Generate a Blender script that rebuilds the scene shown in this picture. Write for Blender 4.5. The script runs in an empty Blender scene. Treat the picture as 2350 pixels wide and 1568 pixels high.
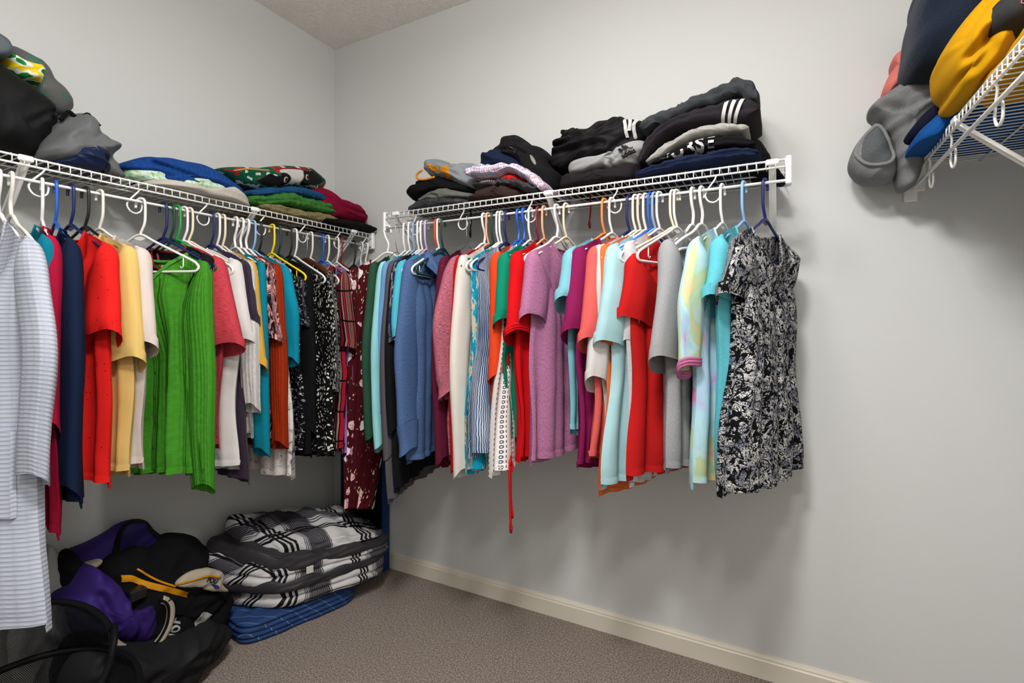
import bpy, math, random
import numpy as np
R = math.radians
rng = random.Random(7)
scene = bpy.context.scene
col = scene.collection

# ---------------------------------------------------------------- camera, light, exposure
cam_d = bpy.data.cameras.new('camera'); cam = bpy.data.objects.new('camera', cam_d); col.objects.link(cam)
cam.location = (2.15, -1.961, 1.23); cam.rotation_euler = (R(90), 0, R(28.14))
cam_d.sensor_width = 36; cam_d.lens = 1150 / 2350 * 36; cam_d.shift_y = -36 / 2350; cam_d.clip_start = 0.02
scene.camera = cam
w = bpy.data.worlds.new('world'); scene.world = w; w.use_nodes = True
w.node_tree.nodes['Background'].inputs[0].default_value = (1, .97, .93, 1)
w.node_tree.nodes['Background'].inputs[1].default_value = 0.05
vs = scene.view_settings
vs.view_transform = 'Standard'; vs.look = 'None'; vs.gamma = 1; vs.use_curve_mapping = False; vs.exposure = 0.0

# ceiling fixtures: (x, y, downward disk power, bare bulb power)
LAMPS = [(1.60, -1.20, 0, 20), (1.90, -1.70, 42, 0), (2.15, -2.45, 20, 0)]
for x, y, pa, pb in LAMPS:
    d = bpy.data.lights.new('lamp_light', 'AREA' if pa else 'POINT'); d.energy = pa or pb; d.color = (1, .985, .968)
    if pa: d.shape = 'DISK'; d.size = .32
    else: d.shadow_soft_size = .14
    o = bpy.data.objects.new('lamp_light', d); col.objects.link(o); o.location = (x, y, 2.6 if pa else 2.42)

# ---------------------------------------------------------------- helpers
def lin(c):
    if isinstance(c, str):
        c = tuple(int(c[i:i + 2], 16) for i in (0, 2, 4))
    return tuple(((v / 255) / 12.92 if v / 255 <= .04045 else ((v / 255 + .055) / 1.055) ** 2.4) for v in c[:3]) + (1,)

def link(o, parent=None):
    col.objects.link(o)
    if parent is not None: o.parent = parent
    return o
def tag(o, label=None, cat=None, group=None, kind=None):
    if label: o['label'] = label
    if cat: o['category'] = cat
    if group: o['group'] = group
    if kind: o['kind'] = kind
    return o
def empty(name, loc, rz=0, label=None, cat=None, group=None):
    o = bpy.data.objects.new(name, None); o.empty_display_size = .05
    link(o); o.location = loc; o.rotation_euler = (0, 0, rz)
    return tag(o, label, cat, group)

class MB:
    """collects quads with uv, builds one mesh object"""
    def __init__(s): s.v = []; s.f = []; s.uv = []; s.n = 0
    def add(s, verts, faces, uv=None):
        verts = np.asarray(verts, float).reshape(-1, 3)
        s.v.append(verts); s.uv.append(np.asarray(uv, float).reshape(-1, 2) if uv is not None else verts[:, :2])
        s.f += [tuple(i + s.n for i in f) for f in faces]; s.n += len(verts)
        return s
    def grid(s, P, UV=None, wrap=False, flip=False):
        P = np.asarray(P); r, c = P.shape[:2]; f = []
        for i in range(r - 1):
            for j in range(c if wrap else c - 1):
                k = (j + 1) % c
                q = (i * c + j, i * c + k, (i + 1) * c + k, (i + 1) * c + j)
                f.append(q[::-1] if flip else q)
        return s.add(P.reshape(-1, 3), f, None if UV is None else np.asarray(UV).reshape(-1, 2))
    def box(s, x0, x1, y0, y1, z0, z1, bev=0):
        if bev:
            b = bev
            # bevelled box as stacked rings
            rings = []
            for (z, i) in ((z0, b), (z0 + b, 0), (z1 - b, 0), (z1, b)):
                rings.append([(x0 + i + b*(i==0), y0 + i, z), (x1 - i - b*(i==0), y0 + i, z), (x1 - i, y0 + i + b*(i==0), z), (x1 - i, y1 - i - b*(i==0), z),
                              (x1 - i - b*(i==0), y1 - i, z), (x0 + i + b*(i==0), y1 - i, z), (x0 + i, y1 - i - b*(i==0), z), (x0 + i, y0 + i + b*(i==0), z)])
            f = [tuple(range(7, -1, -1)), tuple(range(24, 32))]
            for r in range(3):
                for j in range(8): f.append((r*8 + j, r*8 + (j+1) % 8, r*8 + 8 + (j+1) % 8, r*8 + 8 + j))
            return s.add(sum(rings, []), f)
        v = [(x0,y0,z0),(x1,y0,z0),(x1,y1,z0),(x0,y1,z0),(x0,y0,z1),(x1,y0,z1),(x1,y1,z1),(x0,y1,z1)]
        return s.add(v, [(3,2,1,0),(4,5,6,7),(0,1,5,4),(1,2,6,5),(2,3,7,6),(3,0,4,7)])
    def tube(s, pts, r, n=6, closed=False, caps=True):
        p = np.asarray(pts, float); m = len(p)
        rr = np.full(m, r) if np.isscalar(r) else np.asarray(r, float)
        t = np.zeros_like(p)
        if closed: t = np.roll(p, -1, 0) - np.roll(p, 1, 0)
        else:
            t[1:-1] = p[2:] - p[:-2]; t[0] = p[1] - p[0]; t[-1] = p[-1] - p[-2]
        t /= np.linalg.norm(t, axis=1)[:, None] + 1e-12
        ref = np.array([0, 0, 1.]) if abs(t[0][2]) < .9 else np.array([1., 0, 0])
        u = np.cross(t[0], ref); u /= np.linalg.norm(u)
        rings = []; L = 0; uvs = []
        a = np.arange(n) / n * 2 * math.pi
        for i in range(m):
            u = u - t[i] * (u @ t[i]); u /= np.linalg.norm(u) + 1e-12
            vv = np.cross(t[i], u)
            rings.append(p[i] + rr[i] * (np.cos(a)[:, None] * u + np.sin(a)[:, None] * vv))
            if i: L += np.linalg.norm(p[i] - p[i-1])
            uvs.append(np.stack([a * rr[i], np.full(n, L)], 1))
        P = np.array(rings); f = []
        for i in range(m if closed else m - 1):
            k = (i + 1) % m
            for j in range(n):
                q = (j + 1) % n
                f.append((i*n + j, i*n + q, k*n + q, k*n + j))
        if caps and not closed:
            f.append(tuple(range(n - 1, -1, -1))); f.append(tuple((m-1)*n + j for j in range(n)))
        return s.add(P.reshape(-1, 3), f, np.array(uvs).reshape(-1, 2))
    def mesh(s, name, mat, smooth=True):
        me = bpy.data.meshes.new(name)
        V = np.concatenate(s.v); UV = np.concatenate(s.uv)
        me.from_pydata(V.tolist(), [], s.f)
        uvl = me.uv_layers.new(name='UVMap')
        idx = np.empty(len(me.loops), int); me.loops.foreach_get('vertex_index', idx)
        uvl.data.foreach_set('uv', UV[idx].ravel().astype(np.float32))
        if smooth: me.polygons.foreach_set('use_smooth', [True] * len(me.polygons))
        me.materials.append(mat); me.update()
        return me
    def build(s, name, mat, parent=None, smooth=True):
        return link(bpy.data.objects.new(name, s.mesh(name, mat, smooth)), parent)

def cat(pts, k=8, closed=False):
    """catmull-rom through pts"""
    p = np.asarray(pts, float)
    if closed: q = np.concatenate([p[-1:], p, p[:2]])
    else: q = np.concatenate([2*p[:1] - p[1:2], p, 2*p[-1:] - p[-2:-1]])
    out = []
    for i in range(1, len(q) - 2):
        for t in np.arange(k) / k:
            a, b, c, d = q[i-1], q[i], q[i+1], q[i+2]
            out.append(.5*((2*b) + (c-a)*t + (2*a-5*b+4*c-d)*t*t + (3*b-a-3*c+d)*t**3))
    if not closed: out.append(p[-1])
    return np.array(out)

def sn(x, y, seed, n=5, f=1.):
    """smooth cheap noise, about -1..1"""
    r = np.random.RandomState(seed); o = 0
    for i in range(n):
        a = r.uniform(0, 6.283); k = f * r.uniform(.6, 1.9); o = o + np.sin(x*k*math.cos(a) + y*k*math.sin(a) + r.uniform(0, 6.283))
    return o / n * 1.4
def sstep(a, b, x):
    t = np.clip((x - a) / (b - a), 0, 1); return t*t*(3-2*t)

# ---------------------------------------------------------------- materials
class NT:
    def __init__(s, name):
        s.m = bpy.data.materials.new(name); s.m.use_nodes = True
        s.t = s.m.node_tree; s.b = s.t.nodes['Principled BSDF']
    def n(s, typ, **k):
        o = s.t.nodes.new(typ)
        for a, v in k.items():
            if a.startswith('i_'): o.inputs[int(a[2:]) if a[2:].isdigit() else a[2:].replace('_', ' ')].default_value = v
            else: setattr(o, a, v)
        return o
    def l(s, a, b): s.t.links.new(a, b)
    def uv(s, scale=(1, 1, 1), rot=0, obj=False):
        tc = s.n('ShaderNodeTexCoord'); mp = s.n('ShaderNodeMapping')
        mp.inputs['Scale'].default_value = scale; mp.inputs['Rotation'].default_value = (0, 0, rot)
        s.l(tc.outputs['Object' if obj else 'UV'], mp.inputs[0]); return mp.outputs[0]
    def noise(s, vec, scale, detail=2, rough=.5, dist=0):
        o = s.n('ShaderNodeTexNoise'); o.inputs['Scale'].default_value = scale; o.inputs['Detail'].default_value = detail
        o.inputs['Roughness'].default_value = rough; o.inputs['Distortion'].default_value = dist
        s.l(vec, o.inputs['Vector']); return o.outputs['Fac']
    def vor(s, vec, scale, feature='F1', out='Distance', rand=1):
        o = s.n('ShaderNodeTexVoronoi', feature=feature); o.inputs['Scale'].default_value = scale
        o.inputs['Randomness'].default_value = rand
        s.l(vec, o.inputs['Vector']); return o.outputs[out]
    def ramp(s, fac, stops, interp='LINEAR'):
        o = s.n('ShaderNodeValToRGB'); o.color_ramp.interpolation = interp
        e = o.color_ramp.elements
        while len(e) < len(stops): e.new(.5)
        for i, (p, c) in enumerate(stops): e[i].position = p; e[i].color = lin(c) if not isinstance(c, (int, float)) else (c, c, c, 1)
        s.l(fac, o.inputs[0]); return o.outputs[0]
    def mix(s, fac, a, b, mode='MIX'):
        o = s.n('ShaderNodeMix', data_type='RGBA', blend_type=mode)
        for sock, v in ((o.inputs[0], fac), (o.inputs[6], a), (o.inputs[7], b)):
            if hasattr(v, 'is_output'): s.l(v, sock)
            elif isinstance(v, (int, float)): sock.default_value = v
            else: sock.default_value = lin(v)
        return o.outputs[2]
    def math(s, op, a, b=0., c=None):
        o = s.n('ShaderNodeMath', operation=op)
        for sock, v in zip(o.inputs, (a, b, c)):
            if v is None: continue
            if hasattr(v, 'is_output'): s.l(v, sock)
            else: sock.default_value = v
        return o.outputs[0]
    def sep(s, vec):
        o = s.n('ShaderNodeSeparateXYZ'); s.l(vec, o.inputs[0]); return o.outputs
    def warp(s, vec, amt, scale):
        o = s.n('ShaderNodeTexNoise'); o.inputs['Scale'].default_value = scale; s.l(vec, o.inputs['Vector'])
        a = s.n('ShaderNodeVectorMath', operation='SUBTRACT'); s.l(o.outputs['Color'], a.inputs[0]); a.inputs[1].default_value = (.5, .5, .5)
        b = s.n('ShaderNodeVectorMath', operation='SCALE'); s.l(a.outputs[0], b.inputs[0]); b.inputs['Scale'].default_value = amt
        c = s.n('ShaderNodeVectorMath', operation='ADD'); s.l(vec, c.inputs[0]); s.l(b.outputs[0], c.inputs[1]); return c.outputs[0]
    def bump(s, h, strength, dist=.002):
        o = s.n('ShaderNodeBump'); o.inputs['Strength'].default_value = strength; o.inputs['Distance'].default_value = dist
        s.l(h, o.inputs['Height']); s.l(o.outputs[0], s.b.inputs['Normal'])
    def done(s, color, rough=.85, sheen=0., spec=.12, metal=0.):
        if hasattr(color, 'is_output'): s.l(color, s.b.inputs['Base Color'])
        else: s.b.inputs['Base Color'].default_value = lin(color)
        s.b.inputs['Roughness'].default_value = rough; s.b.inputs['Specular IOR Level'].default_value = spec
        s.b.inputs['Metallic'].default_value = metal
        if sheen: s.b.inputs['Sheen Weight'].default_value = sheen
        return s.m

MAT = {}
def shade(c, k):
    c = tuple(int(c[i:i + 2], 16) for i in (0, 2, 4)); return '%02x%02x%02x' % tuple(max(0, min(255, int(v * k))) for v in c)
def fabric(c, kind='jersey', c2=None, key=None, **k):
    key = key or ('%s_%s_%s' % (kind, c, c2 or ''))
    if key in MAT: return MAT[key]
    if c: c = shade(c, .90)
    if c2: c2 = shade(c2, .90)
    t = NT('fabric_' + key); uv = t.uv(); colr = None; rough = .9; sheen = 0.
    if kind in ('jersey', 'smooth'):
        n = t.noise(uv, 9, 3); colr = t.mix(n, shade(c, .90), shade(c, 1.06))
        t.bump(t.noise(t.uv((1, .35, 1)), 900, 2), .12 if kind == 'jersey' else .05, .001)
        if kind == 'smooth': rough = .6; sheen = 0
    elif kind == 'heather':
        n = t.noise(t.uv((650, 130, 1)) if not k.get('across') else t.uv((60, 480, 1)), 1, 2, .6)
        colr = t.ramp(n, ((.30, c), (.70, c2))); t.bump(n, .05, .001)
    elif kind == 'knit':
        s = t.uv((1, 1, 1)); x, y, z = t.sep(s)
        ws = k.get('rib', 900)
        a = t.math('SINE', t.math('MULTIPLY', x, ws)); b = t.noise(s, 260, 2)
        n = t.math('ADD', t.math('MULTIPLY', a, .5), b)
        colr = t.mix(t.noise(s, 60, 3), shade(c, .82), shade(c, 1.12)); t.bump(n, .5, .003)
    elif kind == 'fuzzy':
        b = t.noise(uv, 220, 4, .7); colr = t.mix(b, shade(c, .70), c2 or shade(c, 1.15)); t.bump(b, .9, .004); sheen = .12
    elif kind == 'puffy':
        n = t.noise(uv, 14, 3); colr = t.mix(n, shade(c, .9), shade(c, 1.05)); t.bump(t.noise(uv, 40, 3), .25, .004); rough = .45; sheen = 0
    elif kind == 'stripe':
        x, y, z = t.sep(uv); p = k.get('p', .02); ax = x if k.get('v') else y
        f = t.math('FRACT', t.math('DIVIDE', ax, p)); colr = t.ramp(f, k['stops'], 'CONSTANT')
    elif kind == 'custom':
        colr, h = k['fn'](t, uv)
        if h is not None: t.bump(h, k.get('bs', .3), .002)
        rough = k.get('rough', .85)
    MAT[key] = t.done(colr, rough, sheen)
    return MAT[key]
def plastic(c, rough=.32, key=None, spec=.5):
    key = key or 'plastic_' + c
    if key not in MAT:
        t = NT(key); MAT[key] = t.done(c, rough, 0, spec)
    return MAT[key]
def metal(c, rough=.25):
    key = 'metal_' + c
    if key not in MAT:
        t = NT(key); MAT[key] = t.done(c, rough, 0, .5, 1.)
    return MAT[key]

def floral(bg, blooms, leaf, scale=14, key='floral', thr=.33, lscale=40):
    def fn(t, uv):
        w1 = t.warp(uv, .02, 30)
        d = t.vor(w1, scale); cc = t.vor(w1, scale, out='Color')
        pet = t.vor(t.warp(uv, .012, 60), scale * 6)
        x, _, _ = t.sep(cc)
        bl = t.ramp(x, [(i / len(blooms), b) for i, b in enumerate(blooms)], 'CONSTANT')
        bl = t.mix(t.math('LESS_THAN', pet, .32), t.mix(.55, bl, 'ffffff'), bl)
        ld = t.vor(t.warp(t.uv((1.8, .8, 1), .6), .02, 20), lscale); lc = t.vor(uv, lscale * .5, out='Color'); lx, ly, _ = t.sep(lc)
        lm = t.math('MULTIPLY', t.math('LESS_THAN', ld, .24), t.math('GREATER_THAN', ly, .45))
        base = t.mix(lm, bg, t.ramp(lx, ((0, leaf[0]), (.5, leaf[-1])), 'CONSTANT'))
        on = t.math('MULTIPLY', t.math('LESS_THAN', d, thr), t.math('GREATER_THAN', t.sep(cc)[1], .35))
        return t.mix(on, base, bl), t.noise(uv, 500)
    return fabric('', 'custom', key=key, fn=fn)

def f_paisley(t, uv):
    a = t.uv((1.25, .8, 1))
    def contour(sc, dist, w, det=1):
        n = t.noise(a, sc, det, .5, dist); return t.math('LESS_THAN', t.math('ABSOLUTE', t.math('SUBTRACT', t.math('FRACT', t.math('MULTIPLY', n, 5)), .5)), w)
    l1 = contour(20, 1.6, .10); l2 = contour(44, 2.2, .13)
    blob = t.math('GREATER_THAN', t.noise(a, 24, 4, .62, 2.4), .56); spots = t.math('LESS_THAN', t.vor(t.warp(a, .02, 40), 85), .28)
    net = t.math('LESS_THAN', t.vor(a, 210, 'DISTANCE_TO_EDGE'), .07); big = t.noise(uv, 12, 2)
    k = t.math('MAXIMUM', t.math('MAXIMUM', l1, blob), t.math('MULTIPLY', t.math('MAXIMUM', l2, spots), t.math('LESS_THAN', big, .53)))
    k = t.math('MAXIMUM', k, t.math('MULTIPLY', net, t.math('GREATER_THAN', big, .5)))
    base = t.ramp(t.noise(uv, 34, 3), ((.34, 'cfccc8'), (.5, 'aeadb0'), (.62, '757886')))
    return t.mix(k, base, '0b0b0e'), t.noise(uv, 600)
def f_dash(t, uv):
    a = t.warp(uv, .10, 7); mp = t.n('ShaderNodeMapping'); mp.inputs['Scale'].default_value = (2.2, .8, 1); mp.inputs['Rotation'].default_value = (0, 0, .5); t.l(a, mp.inputs[0])
    d = t.vor(mp.outputs[0], 75); band = t.noise(uv, 10, 2, .5, 1)
    f = t.math('LESS_THAN', d, t.math('ADD', .10, t.math('MULTIPLY', band, .42)))
    return t.mix(f, '0b0b0d', 'd6d2cc'), t.noise(uv, 500)
def f_lace(t, uv):
    d = t.vor(t.warp(uv, .015, 60), 130, 'DISTANCE_TO_EDGE'); n = t.noise(uv, 60, 3, .6, .5)
    f = t.math('MULTIPLY', t.math('GREATER_THAN', n, .55), t.math('GREATER_THAN', d, .12))
    return t.mix(f, '08080a', t.ramp(t.noise(uv, 40), ((.45, 'b9bcc4'), (.6, '4b5a86')))), d
def f_leaf(t, uv):
    n = t.noise(t.warp(t.uv((1, .7, 1), .5), .06, 14), 24, 4, .65, 2.2)
    return t.ramp(n, ((.0, '0d0c0e'), (.47, '120f11'), (.52, '7d4a52'), (.58, 'd0938c'), (.66, 'dfb3aa'))), t.noise(uv, 500)
def f_floralhem(t, uv):
    n = t.noise(t.warp(uv, .05, 14), 20, 4, .6, 1.6)
    return t.ramp(n, ((.0, '3c4250'), (.38, '5c6472'), (.44, 'c9bfbb'), (.6, 'e0d8d2'), (.68, 'c99aa2'), (.75, 'd9d0cb'))), None
def f_tie(t, uv):
    n = t.noise(t.warp(t.uv((1.6, .8, 1)), .1, 4), 6, 3, .5, .8)
    c1 = t.ramp(n, ((.30, 'd287ae'), (.37, 'a9bcd8'), (.45, 'a3ccd8'), (.54, 'bcd9dc'), (.59, 'b4cda2'), (.65, 'dec590'), (.74, 'd6a4ac')))
    return c1, t.noise(uv, 600)
def f_stripes_multi(t, uv):
    x, y, z = t.sep(t.warp(uv, .012, 12)); f = t.math('FRACT', t.math('DIVIDE', x, .055))
    band = t.ramp(f, ((0, '8f0f24'), (.16, '0e0c0e'), (.3, 'a89680'), (.44, '0e0c0e'), (.52, 'b01430'), (.7, '141214'), (.8, '75695c'), (.92, '0e0c0e')), 'CONSTANT')
    g = t.math('LESS_THAN', t.math('FRACT', t.math('DIVIDE', y, .13)), .06); return t.mix(g, band, '0f0d0f'), t.noise(uv, 500)
def f_bluestripe(t, uv):
    w = t.warp(uv, .006, 40); x, y, z = t.sep(w)
    f = t.math('SINE', t.math('MULTIPLY', x, 1150)); n = t.noise(t.uv((14, 3, 1)), 1, 3)
    a = t.ramp(t.math('ADD', t.math('MULTIPLY', f, .28), n), ((.28, '2b3c60'), (.5, '5d7396'), (.66, 'a9b6c6'), (.8, 'd0d6dc')))
    return a, t.noise(uv, 300)
def f_ikat(t, uv):
    n = t.noise(t.warp(t.uv((3, 1, 1)), .05, 30), 12, 3, .6, .5)
    return t.ramp(n, ((.42, '0e8fb0'), (.5, '18a3c2'), (.54, 'c9bfa6'), (.62, '1391ad')), 'CONSTANT'), t.noise(uv, 500)
def f_dots(t, uv):
    d = t.vor(uv, 62, rand=.05); rows = t.math('GREATER_THAN', t.math('FRACT', t.math('MULTIPLY', t.sep(uv)[0], 20.6)), .6)
    ring = t.math('MULTIPLY', t.math('LESS_THAN', d, .36), rows); hole = t.math('LESS_THAN', d, .16)
    f = t.math('MULTIPLY', ring, t.math('SUBTRACT', 1., hole))
    return t.mix(f, 'e9e6e2', '4a5160'), t.noise(uv, 400)
def f_waffle(t, uv):
    x, y, z = t.sep(uv)
    a = t.math('ABSOLUTE', t.math('SINE', t.math('MULTIPLY', y, 300))); b = t.math('ABSOLUTE', t.math('SINE', t.math('MULTIPLY', x, 170)))
    h = t.math('MULTIPLY', a, t.math('ADD', .55, t.math('MULTIPLY', b, .45))); h = t.math('ADD', h, t.math('MULTIPLY', t.noise(uv, 90), .3))
    return t.ramp(h, ((.1, '8d93a2'), (.5, 'a9aebb'), (1., 'b6bac5'))), h
def f_specks(t, uv):
    d = t.vor(uv, 60); return t.mix(t.math('LESS_THAN', d, .12), t.mix(t.noise(uv, 9), 'cf1a18', 'e62420'), '7d0d10'), t.noise(uv, 700)
MAT['paisley'] = fabric('', 'custom', key='paisley', fn=f_paisley)
MAT['dash'] = fabric('', 'custom', key='dash', fn=f_dash)
MAT['lace'] = fabric('', 'custom', key='lace', fn=f_lace)
MAT['leaf'] = fabric('', 'custom', key='leaf', fn=f_leaf)
MAT['floralhem'] = fabric('', 'custom', key='floralhem', fn=f_floralhem)
MAT['tie'] = fabric('', 'custom', key='tie', fn=f_tie)
MAT['multi'] = fabric('', 'custom', key='multi', fn=f_stripes_multi)
MAT['bluestripe'] = fabric('', 'custom', key='bluestripe', fn=f_bluestripe)
MAT['ikat'] = fabric('', 'custom', key='ikat', fn=f_ikat)
MAT['dots'] = fabric('', 'custom', key='dots', fn=f_dots)
MAT['waffle'] = fabric('', 'custom', key='waffle', fn=f_waffle, bs=.45)
MAT['specks'] = fabric('', 'custom', key='specks', fn=f_specks)
MAT['maroonfl'] = floral('4a0f18', ['c22a35', 'e8dcd0', 'b8242c'], ['7d9a58', 'cfd0a8'], 17, 'maroonfl', .36, 46)
MAT['navyfl'] = floral('1a2444', ['d98ba2', 'e6d5d5', 'c8aab8'], ['6a8a70', 'b6c0b0'], 22, 'navyfl', .34, 60)

# ---------------------------------------------------------------- the room
W, D, H = 2.83, 3.4, 2.74
def m_wall():
    t = NT('wall_paint'); v = t.uv(obj=True)
    c = t.mix(t.noise(v, 1.5, 3), 'cbccca', 'd0d1cf'); t.bump(t.noise(v, 160, 3), .05, .001); return t.done(c, .75, 0, .25)
def m_ceil():
    t = NT('ceiling_texture'); v = t.uv(obj=True)
    n = t.noise(t.warp(v, .10, 9), 26, 3, .55, 2.0); r = t.ramp(n, ((.48, 0.), (.56, 1.)))
    t.bump(r, .5, .005); return t.done('e9e3dc', .9, 0, .15)
def m_carpet():
    t = NT('carpet'); v = t.uv(obj=True)
    n = t.noise(v, 170, 3, .8); big = t.noise(v, 7, 3)
    c = t.ramp(n, ((.36, '44372e'), (.5, '8f7c6e'), (.62, 'ccb9aa'))); c = t.mix(t.math('MULTIPLY', big, .25), c, '80705f')
    t.bump(n, 1., .012); return t.done(c, 1., .2, .1)
def m_trim():
    t = NT('trim_paint'); v = t.uv(obj=True); c = t.mix(t.noise(v, 4), 'd5ccbb', 'dbd3c3'); return t.done(c, .35, 0, .4)
MW, MC, MF, MT = m_wall(), m_ceil(), m_carpet(), m_trim()
T = .1
def wall(name, *b, mat=MW): return tag(MB().box(*b).build(name, mat, smooth=False), kind='structure')
wall('wall_left', -T, 0, -D - T, T, 0, H); wall('wall_back', 0, W, 0, T, 0, H); wall('wall_right', W, W + T, -D - T, T, 0, H); wall('wall_front', 0, W, -D - T, -D, 0, H)
wall('floor', -T, W + T, -D - T, T, -.06, 0, mat=MF); wall('ceiling', -T, W + T, -D - T, T, H, H + .06, mat=MC)
def baseboard(name, a, b, nrm):
    a, b, nrm = map(np.array, (a, b, nrm)); prof = [(0, 0), (.013, 0), (.013, .062), (.010, .066), (.0095, .072), (.006, .078), (.004, .083), (0, .083)]
    P = np.array([[(*(q + nrm * d), z) for d, z in prof] for q in (a, b)])
    m = MB().grid(P); m.f.append(tuple(range(8))); m.f.append(tuple(range(15, 7, -1)))
    tag(m.build(name, MT, smooth=False), kind='structure')
baseboard('baseboard_back', (0.0131, 0.), (W - .0131, 0.), (0., -1.)); baseboard('baseboard_left', (0., -D), (0., 0.), (1., 0.)); baseboard('baseboard_right', (W, 0.), (W, -D), (-1., 0.))
for i, (x, y, pa, pb) in enumerate(LAMPS):
    e = empty('ceiling_lamp', (x, y, H), 0, 'flush white ceiling lamp ' + ('closest to the back wall', 'in the middle of the ceiling', 'over the closet entrance')[i], 'lamp')
    a = np.arange(33) / 32 * 2 * math.pi
    m = MB(); m.grid(np.array([[(r*math.cos(q), r*math.sin(q), z) for q in a] for r, z in ((.0, -.0), (.17, 0), (.18, -.02), (.165, -.03), (.155, -.03))])); m.build('lamp_base', plastic('e8e6e2'), e)
    t = NT('lamp_glass'); t.b.inputs['Emission Color'].default_value = (1, .95, .88, 1); t.b.inputs['Emission Strength'].default_value = 3.; t.done('f5f1ea', .4)
    m = MB(); m.grid(np.array([[(r*math.cos(q), r*math.sin(q), z) for q in a] for r, z in ((.155, -.03), (.15, -.045), (.12, -.062), (.07, -.072), (.001, -.075))])); m.build('lamp_glass', t.m, e)

# ---------------------------------------------------------------- wire shelves
WHITE = plastic('efeeea', .35)
def wire_shelf(loc, rz, length, lip, rodz, depth, braces, hooks, label, ends):
    e = empty('wire_shelf', loc, rz, label, 'shelf', 'white wire shelves along the walls')
    wm = None
    n = int(length / .0254)
    for i in range(n + 1):
        if wm is None:
            wm = MB().tube([(0, depth - .004, 0), (0, depth*.5, 0), (0, .004, 0), (0, -.002, -.004), (0, -.003, lip)], .0016, 5).mesh('cross_wire', WHITE)
        o = link(bpy.data.objects.new('cross_wire', wm), e); o.location = (.006 + i * (length - .012) / n, 0, 0)
    for (y, z, r) in ((0, -.0042, .0032), (-.0005, lip, .0032), (depth*.5, -.0042, .0028), (depth - .006, -.0042, .003)):
        MB().tube([(0, y, z), (length, y, z)], r, 8).build('rail', WHITE, e)
    MB().tube([(0, 0, rodz), (length, 0, rodz)], .0045, 10).build('hang_rod', WHITE, e)
    for x in hooks:
        p = [(x + .012, -.001, lip), (x + .006, .004, lip - .012), (x - .010, .006, rodz + .008), (x - .018, .0075, rodz - .004), (x - .021, .008, rodz - .018), (x - .012, .008, rodz - .034), (x + .004, .008, rodz - .039), (x + .018, .008, rodz - .030), (x + .022, .0075, rodz - .014), (x + .020, .007, rodz)]
        MB().tube(cat(p, 5), .0028, 6).build('rod_hook', WHITE, e)
    for x in braces:
        b = MB()
        y0, z0, y1, z1 = .004, -.012, depth - .004, -.295
        a = np.array([(y0, z0), (y1, z1)]); d = a[1] - a[0]; d /= np.linalg.norm(d); nn = np.array([d[1], -d[0]])
        P = []
        for q in a:
            P.append([(x - .010, *(q + nn*.0)), (x - .010, *(q + nn*.008)), (x - .008, *(q + nn*.008)), (x - .003, *(q + nn*.003)), (x + .003, *(q + nn*.003)), (x + .008, *(q + nn*.008)), (x + .010, *(q + nn*.008)), (x + .010, *(q + nn*.0)), (x + .003, *(q - nn*.002)), (x - .003, *(q - nn*.002))])
        b.grid(np.array(P), wrap=True)
        br = b.build('brace', WHITE, e, smooth=False)
        MB().box(x - .017, x + .017, -.006, .004, -.016, .001, .003).build('clip', WHITE, br, smooth=False)
        MB().box(x - .012, x + .012, depth - .006, depth - .001, -.32, -.28, .002).build('wall_foot', WHITE, br, smooth=False)
    for x0, x1 in ends:
        MB().box(x0, x1, -.008, .028, rodz - .012, .005, .003).build('end_bracket', WHITE, e, smooth=False)
    return e
wire_shelf((.635, -.3, 1.719), 0, 1.535, -.025, -.066, .298, (.06, .775, 1.495), (.16, .40, .70, 1.02, 1.33), 'white wire shelf with hang rod on the wide back wall, holding dark folded clothes', ((-.006, .006), (1.529, 1.545)))
wire_shelf((.3, -2.4, 1.703), R(90), 2.385, -.026, -.066, .298, (1.03, 1.72, 2.25), (1.06, 1.30, 1.52, 1.75, 1.95, 2.15, 2.32), 'white wire shelf with hang rod on the left wall, holding bags and knit sweaters', ((2.365, 2.385),))
wire_shelf((2.515, -.004, 1.722), R(-90), 1.5, -.025, -.066, .312, (.42, 1.1), (.17, .37, .66, .95), 'white wire shelf near the room corner with gray and yellow hoodies spilling over its edge', ((0.0, .010),))
m = MB().box(2.49, 2.525, -.012, -.0005, 1.615, 1.66, .003); tag(m.build('shelf_wall_bracket', WHITE, smooth=False), 'small white screw bracket on the wall under the hoodie shelf', 'bracket')
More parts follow.
